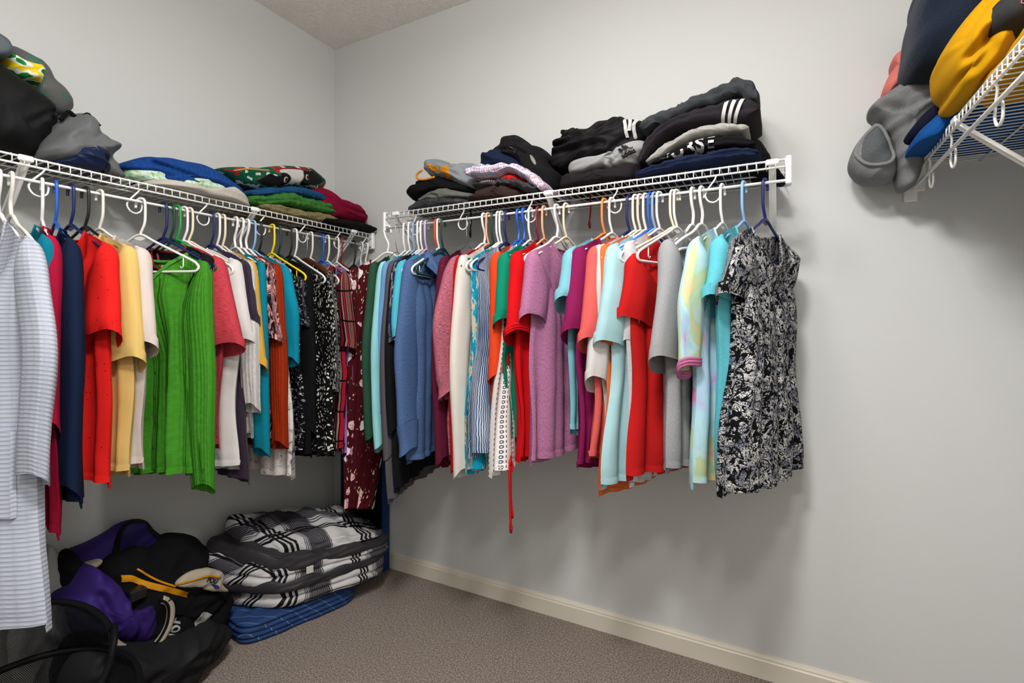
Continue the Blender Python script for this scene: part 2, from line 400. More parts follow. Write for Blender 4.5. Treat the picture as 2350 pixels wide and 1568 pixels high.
# ---------------------------------------------------------------- hangers
HOOK = [(0, -.108), (.003, -.100), (.012, -.082), (.017, -.066), (.0185, -.040), (.0180, -.010), (.0165, .002), (.0115, .0085), (.0035, .0105), (-.005, .0095), (-.0125, .003), (-.0155, -.008), (-.0165, -.020)]
HOOK2 = [(0, -.108), (.001, -.098), (-.004, -.080), (-.002, -.062), (.010, -.040), (.0175, -.014), (.0165, .002), (.0115, .0085), (.0035, .0105), (-.005, .0095), (-.0125, .003), (-.0155, -.008), (-.0165, -.022)]
def xz(pts): return [(x, 0, z) for x, z in pts]
HM = {}
def hanger_meshes(style, c):
    k = (style, c)
    if k in HM: return HM[k]
    mt = plastic(c)
    out = []
    if style in ('tube', 'notch'):
        out.append(('hook', MB().tube(cat(xz(HOOK), 3), .0042, 7).mesh('hook', mt)))
        f = MB(); w_ = .203
        loop = [(0, -.108), (.05, -.131), (.12, -.164), (.185, -.195), (w_, -.207), (w_ + .006, -.218), (w_ - .002, -.2285), (w_ - .02, -.231), (.1, -.231), (0, -.231)]
        loop = loop + [(-x, z) for x, z in loop[-2:0:-1]]
        f.tube(xz([(x, z) for x, z in cat(loop, 4, True)]), .0042, 7, closed=True)
        for s in (1, -1): f.tube(xz([(s*.155, -.182), (s*.155, -.214), (s*.150, -.220), (s*.144, -.214)]), .002, 5)
        f.add(xz([(0, -.104), (.028, -.119), (0, -.128), (-.028, -.119)]), [(0, 1, 2, 3)])
        out.append(('frame', f.mesh('frame', mt)))
    elif style == 'arch':
        out.append(('hook', MB().tube(cat(xz(HOOK2), 3), .0048, 7).mesh('hook', mt)))
        f = MB()
        loop = [(0, -.106), (.022, -.110), (.045, -.126), (.075, -.143), (.13, -.165), (.185, -.192), (.192, -.206), (.18, -.214), (.15, -.200), (.08, -.190), (0, -.188)]
        loop = loop + [(-x, z) for x, z in loop[-2:0:-1]]
        f.tube(xz(cat(loop, 4, True)), .0048, 7, closed=True)
        out.append(('frame', f.mesh('frame', mt)))
    elif style == 'wire':
        ch = metal('c9ccd0')
        out.append(('hook', MB().tube(cat(xz(HOOK), 3), .0016, 6).mesh('hook', ch)))
        out.append(('frame', MB().tube(xz(cat([(0, -.108), (.1, -.155), (.2, -.2), (.2, -.215), (.1, -.216), (0, -.216), (-.1, -.216), (-.2, -.215), (-.2, -.2), (-.1, -.155)], 4, True)), .0016, 6, closed=True).mesh('frame', ch)))
        cl = plastic('dfe3e6', .1)
        for s in (1, -1): out.append(('clip', MB().box(s*.12 - .012, s*.12 + .012, -.008, .008, -.235, -.195, .003).mesh('clip', cl, False)))
    elif style == 'wood':
        ch = metal('c9ccd0')
        out.append(('hook', MB().tube(cat(xz(HOOK), 3), .0018, 6).mesh('hook', ch)))
        t = NT('dark_wood'); v = t.uv((4, 40, 1)); wm = t.done(t.mix(t.noise(v, 6, 3), '3a1f12', '5a3220'), .35)
        xs = np.linspace(-.21, .21, 25); P = []
        for x in xs:
            zc = -.122 - .085*(abs(x)/.21)**1.5; h = .017*(1 - .35*(abs(x)/.21)); b = .008 + .008*(abs(x)/.21)**2
            a = np.arange(12)/12*2*math.pi
            P.append([(x, b*math.cos(q), zc + h*math.sin(q)) for q in a])
        m = MB().grid(np.array(P), wrap=True); m.f.append(tuple(range(11, -1, -1))); m.f.append(tuple(24*12 + j for j in range(12)))
        out.append(('body', m.mesh('body', wm)))
    HM[k] = out
    return out
HCOL = dict(white='ecebe8', cream='e9dcc0', offwhite='e6e2d8', navy='14205e', blue='1f5fc4', lightblue='86b4e0', steel='8aa6c8', green='12a03c', darkgreen='0f3d33', peach='f0a882', orange='f28a3a', rust='c8481e', darkred='7d1420', lilac='c9b0dd', black='17171a', yellow='f0d21c', clear='cfd6da')
RODS = {'B': lambda s, psi: ((s, -.3, 1.653), R(-(90 + psi))), 'L': lambda s, psi: ((.3, s, 1.637), R(-psi))}
def hanger(rod, s, psi, style, colr, label, group=None, dz=0, tilt=0):
    loc, rz = RODS[rod](s, psi)
    e = empty('clothes_hanger', (loc[0], loc[1], loc[2] + dz), rz, label, 'hanger', group or ('hangers on the back wall rod' if rod == 'B' else 'hangers on the left wall rod'))
    e.rotation_euler = (tilt, 0, rz)
    for nm, me in hanger_meshes(style, HCOL.get(colr, 'ecebe8')): link(bpy.data.objects.new(nm, me), e)
    return e

# ---------------------------------------------------------------- hanging garments
def rows_pos(L): return np.concatenate([[0, .006, .02, .045, .08], np.linspace(.12, 1 - .05/L, 24), [1 - .026/L, 1 - .022/L, 1 - .018/L, 1 - .009/L, 1.]])
def garment(name, rod, s, psi, hemz, mat, label, catg, sleeve=None, slz=None, hw=.205, hemw=.20, th=.022, k=3.2, amp=.014, neck=.085, dipf=.08, dipb=.018, seed=0,
            front=1, band=True, bandmat=None, slmat=None, slw=.085, slout=.05, slfwd=0., cuff=0., curl=0, dz=0, hemcurve=.01, group=None, drop=None, waist=1., extras=None, chest=.97, roll=False, rollmat=None, vneck=False, wrk=1., far=True, sag=.035, sway=0., hemlift=.02):
    loc, rz = RODS[rod](s, psi)
    g = empty(name, loc, rz, label, catg, group or ('clothes hanging on the back wall rod' if rod == 'B' else 'clothes hanging on the left wall rod'))
    top = -.097 - .47*neck + dz; zh = hemz - loc[2]
    if drop is None: drop = .47*(hw - neck)
    rs = np.random.RandomState(seed + 11); ph = 1.1 + .16*seed + rs.uniform(-.15, .15)
    C = 53; t = np.linspace(-1, 1, C)
    L = top - zh; V = rows_pos(L); tilt = rs.uniform(-.018, .022)
    def halfw(v):
        d = v * L
        a = hw + (hw*chest - hw) * sstep(0, .2, d)
        b = hw*chest + (hw*chest*waist - hw*chest) * sstep(.15, .38, d)
        return np.where(d < .2, a, b + (hemw - hw*chest*waist) * sstep(.3, L, d))
    def ztop(x, side):
        ax = np.abs(x); sh = -drop * np.clip((ax - neck) / (hw - neck), 0, 1.2) ** 1.08
        dip = dipf if side > 0 else dipb
        ne = -dip * (np.clip(1 - ax/neck, 0, 1) if (vneck and side > 0) else np.clip(1 - (ax / neck) ** 2, 0, 1) ** .75)
        return top + np.where(ax < neck, ne, sh)
    def fold(tt, v):
        A = (.003 + amp * v ** .8)
        th1 = 6.283*k*.5*tt + ph + .6*np.sin(2.2*v + ph); w1 = 1.6*np.abs(np.sin(th1*.5)) ** .8 - 1; w2 = 1.5*np.abs(np.sin(3.1416*k*1.05*tt*(1 - .1*v) + ph + .6*v)) ** .9 - 1
        dd = v*L + .02; an = np.arctan2(hw*1.02 - tt*hw, dd)
        ten = .0065*np.sin(an*8 + ph + seed)*sstep(.03, .12, dd)*(1 - sstep(.22, .6, dd))
        return A * (w1*.75 + .5*w2) + .006*sn(tt*4, v*6, seed + 3)*(.3 + v) + ten
    def P(tt, v, side):
        x = tt * halfw(v) + np.abs(tt)**3*np.sign(tt)*.010*np.sin(5*v*L/.4 + ph*2 + tt)*sstep(.1, .5, v) + sway*v
        x0 = tt * hw
        zt = ztop(x0, side)
        hemc = -hemcurve * (1 - tt*tt) * v + .006*np.sin(3*tt + ph)*v - tilt*tt*v
        z = zt + v * (zh - zt) + hemc * v + side*.010*v*v
        full = np.clip(1 - np.abs(tt) ** 3.2, 0, 1) ** .5
        nk = np.clip(1 - (np.abs(x0)/neck)**2, 0, 1)
        thick = (.005 + (th - .005) * sstep(0, .22, v*L)) * full + (.055 if vneck and side > 0 else .020) * nk * (1 - sstep(0, .30 if vneck else .14, v*L)) * (1.3 if side > 0 else .6)
        wr = (.0045*sn(tt*15 + side, v*L*5, seed + 5 + side, 6)*sstep(.05, .4, v) + .0016*sn(tt*20 + side, v*L*45, seed + 7 + side, 6)) * (.2 + full) * sstep(0, .1, v) * wrk
        stitch = -.0016*np.exp(-(((1 - v)*L - .022)/.003)**2)
        y = front * side * (thick + stitch*full) + fold(tt, v) + wr
        return np.stack([x, y, z], -1)
    m = MB()
    for side in (1, -1):
        vv, tt = np.meshgrid(V, t, indexing='ij')
        Q = P(tt, vv, side)
        inner = Q[-1:].copy(); inner[..., 1] -= front*side*.0025; inner[..., 2] += .016
        UV = np.stack([tt*hw + (.9 if side < 0 else 0) + seed*.37, Q[..., 2]], -1)
        m.grid(Q, UV, flip=(side*front > 0))
        m.grid(np.concatenate([Q[-1:], inner]), np.concatenate([UV[-1:], UV[-1:] + np.array([0., .03])]))
    m.build('body', mat, g)
    # hem and neck bands
    if band:
        tn = np.linspace(-neck/hw*1.0, neck/hw*1.0, 17)
        a = P(tn, np.zeros_like(tn), 1); b = P(tn[::-1], np.zeros_like(tn), -1)
        ring = np.concatenate([a, b[1:-1]]); ring[:, 2] += .001
        MB().tube(ring, .007 if vneck else .0035, 6, closed=True).build('neckband', bandmat or mat, g)
    smat = slmat or mat
    if sleeve:
        for sd in (1, -1):
            ez = (slz - loc[2]) if slz else top - drop - .2
            if sd < 0: ez += .04
            so_ = slout
            slout = so_ if sd > 0 else min(so_, .015)
            z0 = top - drop + .004
            Ls = z0 - ez
            xt = halfw(np.array(.0)) + .002
            if sleeve == 'short':
                O = [(xt - .035, z0 + .020), (xt + .002, z0 - .003), (xt + slout*.45, z0 - Ls*.35), (xt + slout*.85, z0 - Ls*.75), (xt + slout, ez + .008)]
                I = [(xt - .045, z0 + .012), (xt - .055, z0 - .03), (xt + slout*.45 - slw*1.6, z0 - Ls*.45), (xt + slout*.8 - slw*1.85, z0 - Ls*.8), (xt + slout - slw*1.95, ez - sag)]
            else:
                O = [(xt - .035, z0 + .020), (xt + .002, z0 - .003), (xt + slout*.5, z0 - Ls*.18), (xt + slout*1.0, z0 - Ls*.45), (xt + slout*.9, z0 - Ls*.75), (xt + slout*.8, ez + .01)]
                w2 = slw*1.05
                I = [(xt - .045, z0 + .012), (xt - .05, z0 - .03), (xt + slout*.5 - slw*1.5, z0 - Ls*.22), (xt + slout - slw*1.4, z0 - Ls*.47), (xt + slout*.9 - w2*1.2, z0 - Ls*.76), (xt + slout*.8 - w2, ez)]
            O = cat(O, 6); I = cat(I, 6); n = len(O); a = np.arange(20) / 20 * 2*math.pi
            rings = []; uvs = []
            for i in range(n):
                f = i / (n - 1); c = (O[i] + I[i]) / 2; h = (O[i] - I[i]) / 2
                bth = (.005 + (.019 + .16*(slw - .06)) * sstep(0, .35, f)) * (1 if sleeve == 'short' else (1 - .3*f))
                ca, sa = np.cos(a), np.sin(a)
                sq = np.sign(sa)*np.abs(sa)**.75
                cre = .010*f*np.exp(-((ca - .25*math.sin(3*f + ph))/.22)**2)*np.sign(sa) - .008*f*np.exp(-((ca + .45)/.2)**2)*np.sign(sa)
                fine = .0022*sn(ca*7 + 2*sa, ca*0 + f*(9 if sleeve == 'short' else 16), seed + 9, 6)*sstep(0, .2, f)
                yy = sq*bth + cre*np.abs(sa) + fine + slfwd*front*sstep(0, 1, f) + .008*math.sin(5*f + ph)*f + fold(1.0, .15 + .35*f)*.7
                puff = 1.0
                if cuff and f > .88: puff = 1 - .16*math.sin((f - .88)/.12*math.pi*.9)
                rings.append(np.stack([sd*(c[0] + np.cos(a)*h[0]*puff), yy, c[1] + ca*h[1]*puff + .006*f*f*np.sin(2*a + ph + 2) + hemlift*sa*front*f**3], -1))
                uvs.append(np.stack([a/6.283*.34 + seed*.21 + sd*.5, np.full(20, c[1]) + ca*h[1]], -1))
            ks = int(n*.90) if cuff else n
            sm = MB().grid(np.array(rings[:ks]), np.array(uvs[:ks]), wrap=True, flip=(sd < 0))
            if cuff:
                cr = np.array(rings[ks - 1:]); cc_ = cr.mean(1, keepdims=True); cr = cc_ + (cr - cc_)*np.array([1.04, 1.12, 1.]); 
                cuf = MB().grid(cr, np.array(uvs[ks - 1:]), wrap=True, flip=(sd < 0))
            inn = rings[-1].copy(); inn[:, 2] += .03; inn[:, 1] = (inn[:, 1] - inn[:, 1].mean())*.86 + inn[:, 1].mean()
            sm.grid(np.array([rings[-1], inn]), np.array([uvs[-1], uvs[-1] + np.array([0., .04])]), wrap=True); rings.append(inn)
            so = sm.build('sleeve', smat, g)
            if cuff: cuf.build('cuff', smat, so)
            slout = so_
            if roll:
                e_ = np.array(rings[-2]); rc = MB()
                for dz_, rr_ in ((.004, .0045), (.012, .006), (.020, .0055)): rc.tube(e_ + np.array([0, 0, dz_]), rr_, 7, closed=True)
                rc.build('rolled_cuff', rollmat or smat, so)
    if extras: extras(g, P, dict(top=top, zh=zh, hw=hw, front=front, neck=neck, halfw=halfw, L=L, loc=loc))
    return g
# ---------------------------------------------------------------- what hangs where
_seed = [0]
def hang(rod, s, psi, hemz, slv, slz, mat, name, short, label, catg, hc='white', hs='tube', hdz=0, **k):
    _seed[0] += 1
    if rod == 'L': k.setdefault('front', -1)
    if hc: hanger(rod, s, psi, hs, hc, '%s %s hanger holding the %s' % ({'lightblue': 'light blue', 'darkgreen': 'dark green', 'darkred': 'dark red', 'offwhite': 'off-white', 'steel': 'gray-blue'}.get(hc, hc), {'tube': 'plastic', 'notch': 'plastic', 'arch': 'rounded plastic', 'wire': 'thin wire clip', 'wood': 'brown wooden'}[hs], short), dz=hdz)
    return garment(name, rod, s, psi, hemz, mat, label, catg, slv, slz, seed=_seed[0], **k)
def spare(rod, s, psi, hc, label, hs='tube', **k): return hanger(rod, s, psi, hs, hc, label, **k)

def strip(g, P, name, mat, ts, vs, side, off, front):
    """a raised piece of cloth lying on the garment's surface"""
    tt, vv = np.meshgrid(ts, vs)
    Q = P(tt, vv, side); Q[..., 1] += front*side*off
    B = Q.copy(); B[..., 1] -= front*side*off*.8
    n, m_ = Q.shape[:2]
    m = MB(); m.grid(Q, np.stack([tt*.2, Q[..., 2]], -1)); m.grid(B, np.stack([tt*.2, Q[..., 2]], -1), flip=True)
    for a, b in ((Q[0], B[0]), (Q[-1], B[-1]), (Q[:, 0], B[:, 0]), (Q[:, -1], B[:, -1])): m.grid(np.stack([a, b]), np.stack([a[:, ::2], a[:, ::2]]))
    return m.build(name, mat, g)
def button(g, P, t_, v_, side, front, mat, r=.006):
    c = P(np.array(t_), np.array(v_), side); a = np.arange(10)/10*2*math.pi
    rings = np.array([[(c[0] + q*r*math.cos(x), c[1] + front*side*(.002 + h), c[2] + q*r*math.sin(x)) for x in a] for q, h in ((1, 0), (1, .002), (.8, .003), (.75, .0022), (.01, .0022))])
    MB().grid(rings, wrap=True).build('button', mat, g)

def ex_cardigan(c, seam):
    def f(g, P, d):
        fr = d['front']
        strip(g, P, 'placket', fabric(shade(c, .92), 'knit'), np.linspace(-.035, .035, 3), np.linspace(.12, .985, 24), 1, .003, fr)
        for v in (.16, .3, .44, .58, .72, .86): button(g, P, 0., v, 1, fr, plastic(shade(c, .6)), .005)
        for t0 in (-.3, .3): strip(g, P, 'seam', fabric(shade(c, .75), 'knit'), np.linspace(t0 - .008, t0 + .008, 2), np.linspace(.03, .4, 12), 1, .0012, fr)
        strip(g, P, 'size_label', fabric('d8d8d6', 'smooth'), np.linspace(-.1, .1, 3), np.linspace(.015, .04, 3), -1, -.004, fr)
    return f
def ex_robe(g, P, d):
    fr = d['front']
    strip(g, P, 'pocket', MAT['waffle'], np.linspace(.32, .92, 9), np.linspace(.50, .72, 12), 1, .014, fr)
    strip(g, P, 'lapel', MAT['waffle'], np.linspace(-.12, .12, 4), np.linspace(.06, .98, 30), 1, .008, fr)
def ex_hood(c, c2):
    def f(g, P, d):
        top = d['top']; m = fabric(c, 'heather', c2)
        rings = []
        for i in range(13):
            u = i/12; a = np.arange(17)/16*math.pi*1.1 - .1
            r = .105*(1 - .25*u) * (1 if u < .9 else .8); rings.append([(r*math.cos(q)*1.25, .018 + .10*u + .014*math.sin(q*3), top - .03 - .13*u + r*math.sin(q)*.55*(1 - .5*u) + .012*math.sin(5*q + 3*u)) for q in a])
        m1 = MB().grid(np.array(rings)); m1.build('hood', m, g)
        for sx in (.03, -.02):
            pts = cat([(sx, .075, top - .10), (sx + .01, .085, top - .18), (sx + .012, .07, top - .27)], 5); MB().tube(pts, .0025, 5).build('drawstring', fabric('c9ccd2'), g)
    return f
def ex_pocket(mat, t0, t1, v0, v1):
    def f(g, P, d): strip(g, P, 'pocket', mat, np.linspace(t0, t1, 7), np.linspace(v0, v1, 7), 1, .003, d['front'])
    return f
def ex_ribbon(g, P, d):
    zh = d['zh']; m = fabric('d0181c', 'smooth')
    for i, (x0, l) in enumerate(((.205, .21), (.195, .165))):
        pts = cat([(x0 - .03, .02, zh + .05), (x0, .032, zh + .005), (x0 + .004*i, .034, zh - l*.5), (x0 - .004, .036, zh - l)], 6)
        MB().tube(pts, [.004]*(len(pts)-2) + [.006, .004], 6).build('ribbon_tie', m, g)
    a = np.arange(14)/14*2*math.pi
    MB().tube(np.array([(.19 + .014*math.cos(q), .03 + .004*math.sin(2*q), zh + .012 + .022*math.sin(q)) for q in a]), .0035, 6, closed=True).build('bow_loop', m, g)
def ex_cuffbuttons(g, P, d):
    for i in range(3):
        a = np.arange(10)/10*2*math.pi; z = -.60 - .03*i; x = .245 - .002*i
        rings = np.array([[(x + .006*q*math.cos(t), .040 + h, z + .006*q*math.sin(t)) for t in a] for q, h in ((1, -.012), (1, .002), (.7, .003), (.01, .002))])
        MB().grid(rings, wrap=True).build('button', plastic('5a1426'), g)
def ex_vneck(mat):
    def f(g, P, d): strip(g, P, 'placket', mat, np.linspace(-.06, .06, 3), np.linspace(.10, .4, 8), 1, .003, d['front'])
    return f
S, LG = 'short', 'long'
# back wall rod, from the corner outwards
hang('B', .651, 78, .43, LG, .67, MAT['maroonfl'], 'maxi_dress', 'maroon floral dress', 'long dark maroon dress with red and white flowers hanging in the corner', 'dress', 'white', 'arch', hw=.185, hemw=.07, th=.03, slw=.06, slout=.05, amp=.015, sway=.15)
hang('B', .705, -14, .82, LG, .787, fabric('2a4f3b'), 'long_sleeve_shirt', 'dark green shirt', 'dark green long sleeve shirt beside the maroon flowered dress', 'shirt', 'clear', 'wire', slw=.065, hemw=.17)
hang('B', .748, -15, .81, LG, .759, fabric('9adbe0'), 'long_sleeve_shirt', 'pale aqua long sleeve shirt', 'pale aqua long sleeve shirt squeezed beside the dark green one', 'shirt', 'white', th=.012, slw=.05, amp=.008)
hang('B', .775, -13, .85, LG, .90, fabric('6f9fd0'), 'blouse', 'light blue blouse', 'light blue blouse mostly hidden between aqua and gray sleeves', 'blouse', 'white', th=.010, slw=.045, amp=.006, slout=.03)
hang('B', .799, -13, .58, LG, .723, fabric('4c4a4d', 'heather', '605d60'), 'cardigan', 'charcoal cardigan', 'long charcoal gray cardigan hanging lower than its neighbours near the corner', 'cardigan', 'steel', th=.014, slw=.06, hemw=.24)
hang('B', .822, -13, .62, LG, .823, fabric('141417'), 'cardigan', 'black cardigan', 'black long sleeve cardigan next to the navy flowered blouse', 'cardigan', 'white', th=.014, slw=.055, hemw=.22)
hang('B', .840, -12, .74, S, 1.17, MAT['navyfl'], 'blouse', 'navy floral blouse', 'navy blouse with small pink flowers beside the black cardigan', 'blouse', 'white', th=.014, slw=.06)
hang('B', .862, -12, .80, S, 1.19, fabric('52bfd2'), 't_shirt', 'turquoise tee near the corner', 'turquoise t-shirt mostly hidden behind the blue hoodie', 'shirt', 'lilac', th=.014, slw=.06)
hang('B', .914, -6, .742, LG, .752, fabric('3d5681', 'heather', '5f7bab'), 'hooded_jacket', 'denim blue hoodie', 'denim blue heathered hoodie with wide ribbed cuffs on the back rod', 'hoodie', 'rust', th=.035, slw=.105, slout=.06, cuff=1, hemw=.2, extras=ex_hood('3d5681', '5f7bab'))
spare('B', .945, -8, 'darkgreen', 'dark green plastic hanger behind the denim blue hoodie')
hang('B', 1.067, -6.9, .729, LG, .74, fabric('5e1733'), 'long_sleeve_shirt', 'plum shirt', 'plum long sleeve shirt between the blue hoodie and the crimson heathered top', 'shirt', 'clear', 'wire', th=.016, slw=.06)
hang('B', 1.141, 3.4, .765, LG, .978, fabric('8d2843', 'heather', 'c9808f', across=1), 'henley_shirt', 'crimson heathered top', 'crimson heathered top with three buttons on its cuff', 'shirt', 'white', 'arch', th=.022, slw=.10, slout=.085, extras=ex_cuffbuttons, cuff=1)
hang('B', 1.160, 2, .75, LG, .725, fabric('b80d16'), 'long_sleeve_shirt', 'red long sleeve shirt', 'bright red long sleeve shirt half hidden behind the off-white one', 'shirt', 'peach', th=.012, slw=.05, slout=.04)
hang('B', 1.183, 2.9, .785, LG, .708, fabric('e2ddd2'), 'cardigan', 'off-white cardigan', 'off-white long sleeve cardigan with one long narrow sleeve hanging', 'cardigan', 'darkgreen', th=.02, slw=.07, slout=.05)
hang('B', 1.218, 1, .734, None, None, MAT['ikat'], 'blouse', 'teal ikat blouse', 'teal and beige ikat print sleeveless blouse', 'blouse', 'white', th=.016, hemw=.24)
hang('B', 1.240, .2, .793, None, None, MAT['bluestripe'], 'tank_top', 'blue striped top', 'crinkled blue and white striped sleeveless top', 'shirt', 'navy', th=.022, hemw=.25, amp=.02)
hang('B', 1.289, -4, .98, S, 1.055, fabric('e84a22'), 't_shirt', 'orange-red tee', 'short orange-red t-shirt next to the striped sleeveless top', 'shirt', 'blue', 'arch', th=.02, slw=.07, slout=.035)
hang('B', 1.312, -4.5, .753, None, None, MAT['dots'], 'blouse', 'white dotted blouse', 'white blouse with rows of gray dots and a red hanging tie', 'blouse', 'blue', 'arch', th=.018, hemw=.26, sway=.03, extras=ex_ribbon)
hang('B', 1.340, 1.2, .834, S, 1.234, fabric('0c8a6a'), 't_shirt', 'green tee', 'emerald green t-shirt beside the white dotted blouse', 'shirt', 'white', th=.018, slw=.085, hemw=.175)
hang('B', 1.395, 2, .781, S, 1.195, fabric('d80f18'), 't_shirt', 'red tee with rolled sleeve', 'bright red t-shirt with rolled sleeve beside the emerald green one', 'shirt', 'peach', th=.024, slw=.095, slout=.06, roll=True)
spare('B', 1.372, 0, 'darkred', 'dark red plastic hanger next to the peach one')
hang('B', 1.481, 12.3, .80, S, 1.248, fabric('9c5580', 'heather', 'c98cb0'), 't_shirt', 'mauve tee', 'mauve pink heathered t-shirt on the back rod', 'shirt', 'cream', th=.024, slw=.08, hemw=.215)
spare('B', 1.445, 10, 'white', 'white rounded plastic hanger beside the mauve t-shirt', 'arch')
hang('B', 1.622, 17, .886, S, 1.30, fabric('83c4d0'), 't_shirt', 'sky aqua tee', 'sky aqua t-shirt tucked between mauve and magenta shirts', 'shirt', 'orange', th=.016, slw=.075, slout=.055)
hang('B', 1.648, 17.1, .786, S, 1.201, fabric('8f1c58'), 't_shirt', 'magenta tee', 'magenta t-shirt between sky aqua and coral shirts', 'shirt', 'white', th=.02, slw=.095, slout=.06)
hang('B', 1.708, 18.7, .833, S, 1.175, fabric('ea6660'), 't_shirt', 'coral tee', 'coral t-shirt between magenta and pale aqua shirts', 'shirt', 'navy', th=.02, slw=.09, slout=.06, hemw=.225)
hang('B', 1.728, 19.5, .734, S, 1.06, fabric('dcd9d6'), 't_shirt', 'white tee', 'white t-shirt showing only its crumpled sleeve behind pale aqua shirt', 'shirt', 'white', th=.010, slw=.06, slout=.045, hemw=.17)
hang('B', 1.744, 19, .725, S, 1.16, fabric('e8743a'), 't_shirt', 'orange tee', 'orange t-shirt showing its hem below the pale aqua shirt', 'shirt', 'cream', th=.008, slw=.05, slout=.02, hemw=.215, amp=.003)
hang('B', 1.762, 18.5, .745, S, 1.169, fabric('b4dde2'), 't_shirt', 'pale aqua tee', 'pale icy aqua t-shirt beside the coral one', 'shirt', 'white', th=.024, slw=.095, slout=.06, hemw=.235)
spare('B', 1.778, 20, 'blue', 'royal blue plastic hanger beside the pale aqua t-shirt')
spare('B', 1.792, 22, 'steel', 'gray-blue plastic hanger beside the royal blue one')
hang('B', 1.806, 21, .76, S, 1.17, fabric('c9c5c6', 'heather', 'e2dfe0'), 't_shirt', 'white heathered tee', 'white heathered t-shirt with orange neckband behind the red tee', 'shirt', 'white', th=.012, slw=.05, slout=.0, hemw=.16, hw=.19, bandmat=fabric('f0803a'))
hang('B', 1.850, 29, .782, S, 1.24, fabric('c81f1e'), 't_shirt', 'slipped red tee', 'red t-shirt slipped low on its hanger beside the gray tee', 'shirt', 'cream', th=.022, slw=.08, slout=.04, dz=-.025, dipf=.05)
hang('B', 1.908, 12.2, .80, S, 1.13, fabric('9a9a9c', 'heather', 'b0b0b1'), 't_shirt', 'gray tee', 'light gray t-shirt with drooping sleeve between red and pastel shirts', 'shirt', 'white', 'arch', th=.026, slw=.105, slout=.07, hemw=.21)
spare('B', 1.935, 16, 'white', 'white plastic hanger between the gray and pastel shirts', 'arch')
hang('B', 1.995, 15.5, .769, LG, 1.10, MAT['tie'], 'sweatshirt', 'pastel tie-dye shirt', 'pastel tie-dye shirt with pink rolled cuff', 'shirt', 'white', th=.03, slw=.105, slout=.075, hemw=.22, roll=True, rollmat=fabric('c9749c'))
hang('B', 2.055, 16.4, .836, S, 1.297, fabric('58bccb', 'heather', '70cbd8', across=1), 't_shirt', 'bright turquoise tee', 'bright turquoise t-shirt behind the black and white paisley blouse', 'shirt', 'lightblue', th=.024, slw=.085, slout=.05)
hang('B', 2.112, 20, .79, S, 1.30, MAT['paisley'], 'paisley_blouse', 'paisley blouse', 'black and white paisley blouse at the end of the back rod', 'blouse', 'navy', th=.035, slw=.09, slout=.065, hemw=.26, dipf=.11, neck=.10, amp=.02, k=4.2, hemcurve=.03)

# left wall rod, from the robe towards the corner
hang('L', -1.425, 4, .50, LG, .86, MAT['waffle'], 'bath_robe', 'waffle robe', 'long light gray waffle bath robe with a patch pocket', 'robe', 'white', 'arch', hw=.235, hemw=.31, th=.05, slw=.11, slout=.12, amp=.018, k=2.4, extras=ex_robe, dipf=.16)
spare('L', -1.40, 5, 'offwhite', 'off-white rounded plastic hanger against the robe hanger', 'arch')
hang('L', -1.355, 12, .95, S, 1.20, fabric('0e7d94'), 't_shirt', 'teal tee', 'deep teal t-shirt almost hidden behind the robe', 'shirt', None, th=.010, slw=.05, slout=.02)
hang('L', -1.335, 14, .699, S, .98, fabric('b8153e'), 'sleeveless_dress', 'crimson dress', 'crimson dress hanging below the navy one beside the robe', 'dress', 'white', th=.014, hemw=.235, slw=.06)
hang('L', -1.305, 10, .778, LG, .79, fabric('14233f'), 'long_sleeve_shirt', 'navy shirt', 'navy long sleeve shirt beside the gray robe', 'shirt', 'blue', th=.022, slw=.085, slout=.055, hemw=.235)
hang('L', -1.270, -2.9, .80, S, 1.20, MAT['specks'], 't_shirt', 'speckled red tee', 'speckled red t-shirt beside the navy shirt', 'shirt', 'navy', th=.026, slw=.085, slout=.05, hemw=.2)
hang('L', -1.235, -7.5, .795, S, 1.123, fabric('ecc877'), 't_shirt', 'yellow tee', 'pale yellow t-shirt between the speckled red and cream ones', 'shirt', 'black', th=.022, slw=.085, slout=.05, hemw=.19)
hang('L', -1.199, -7, .808, S, 1.164, fabric('e6d8cf'), 't_shirt', 'cream tee', 'cream white t-shirt between the yellow tee and green cardigan', 'shirt', 'offwhite', th=.02, slw=.085, slout=.05, hemw=.19)
spare('L', -1.087, -21.1, 'white', 'white plastic hanger with empty frame hanging in front of the green cardigan')
hang('L', -1.018, -10, .735, LG, .69, fabric('4a9a2a', 'knit', rib=500), 'cardigan', 'green cardigan', 'grass green knit cardigan with V neck and long sleeves', 'cardigan', 'navy', th=.035, slw=.085, slout=.03, dz=-.02, dipf=.13, neck=.115, vneck=True, bandmat=fabric('62b044', 'knit', rib=500), hemw=.215, amp=.022, k=3.6, extras=ex_cardigan('4a9a2a', 1))
hang('L', -.995, -9, .87, S, 1.22, fabric('17181c'), 't_shirt', 'black tee with red yoke', 'black t-shirt with red neckband seen behind the green cardigan', 'shirt', 'darkgreen', th=.012, slw=.07, slout=.005, hw=.195, bandmat=fabric('a01c26'), hemw=.2)
hang('L', -.975, -11, .833, S, 1.155, fabric('b3202f', 'heather', 'd05560', across=1), 't_shirt', 'heathered red tee', 'heathered red t-shirt between green cardigan and white tee', 'shirt', 'green', th=.02, slw=.095, slout=.085, hemw=.19)
hang('L', -.935, -17, .741, S, 1.166, fabric('e3dfdb'), 't_shirt', 'plain white tee by the purple sweater', 'plain white t-shirt between heathered red tee and purple sweater', 'shirt', 'cream', th=.024, slw=.10, slout=.06, hemw=.2)
spare('L', -.952, -14, 'white', 'white plastic hanger next to the cream one above the white t-shirt')
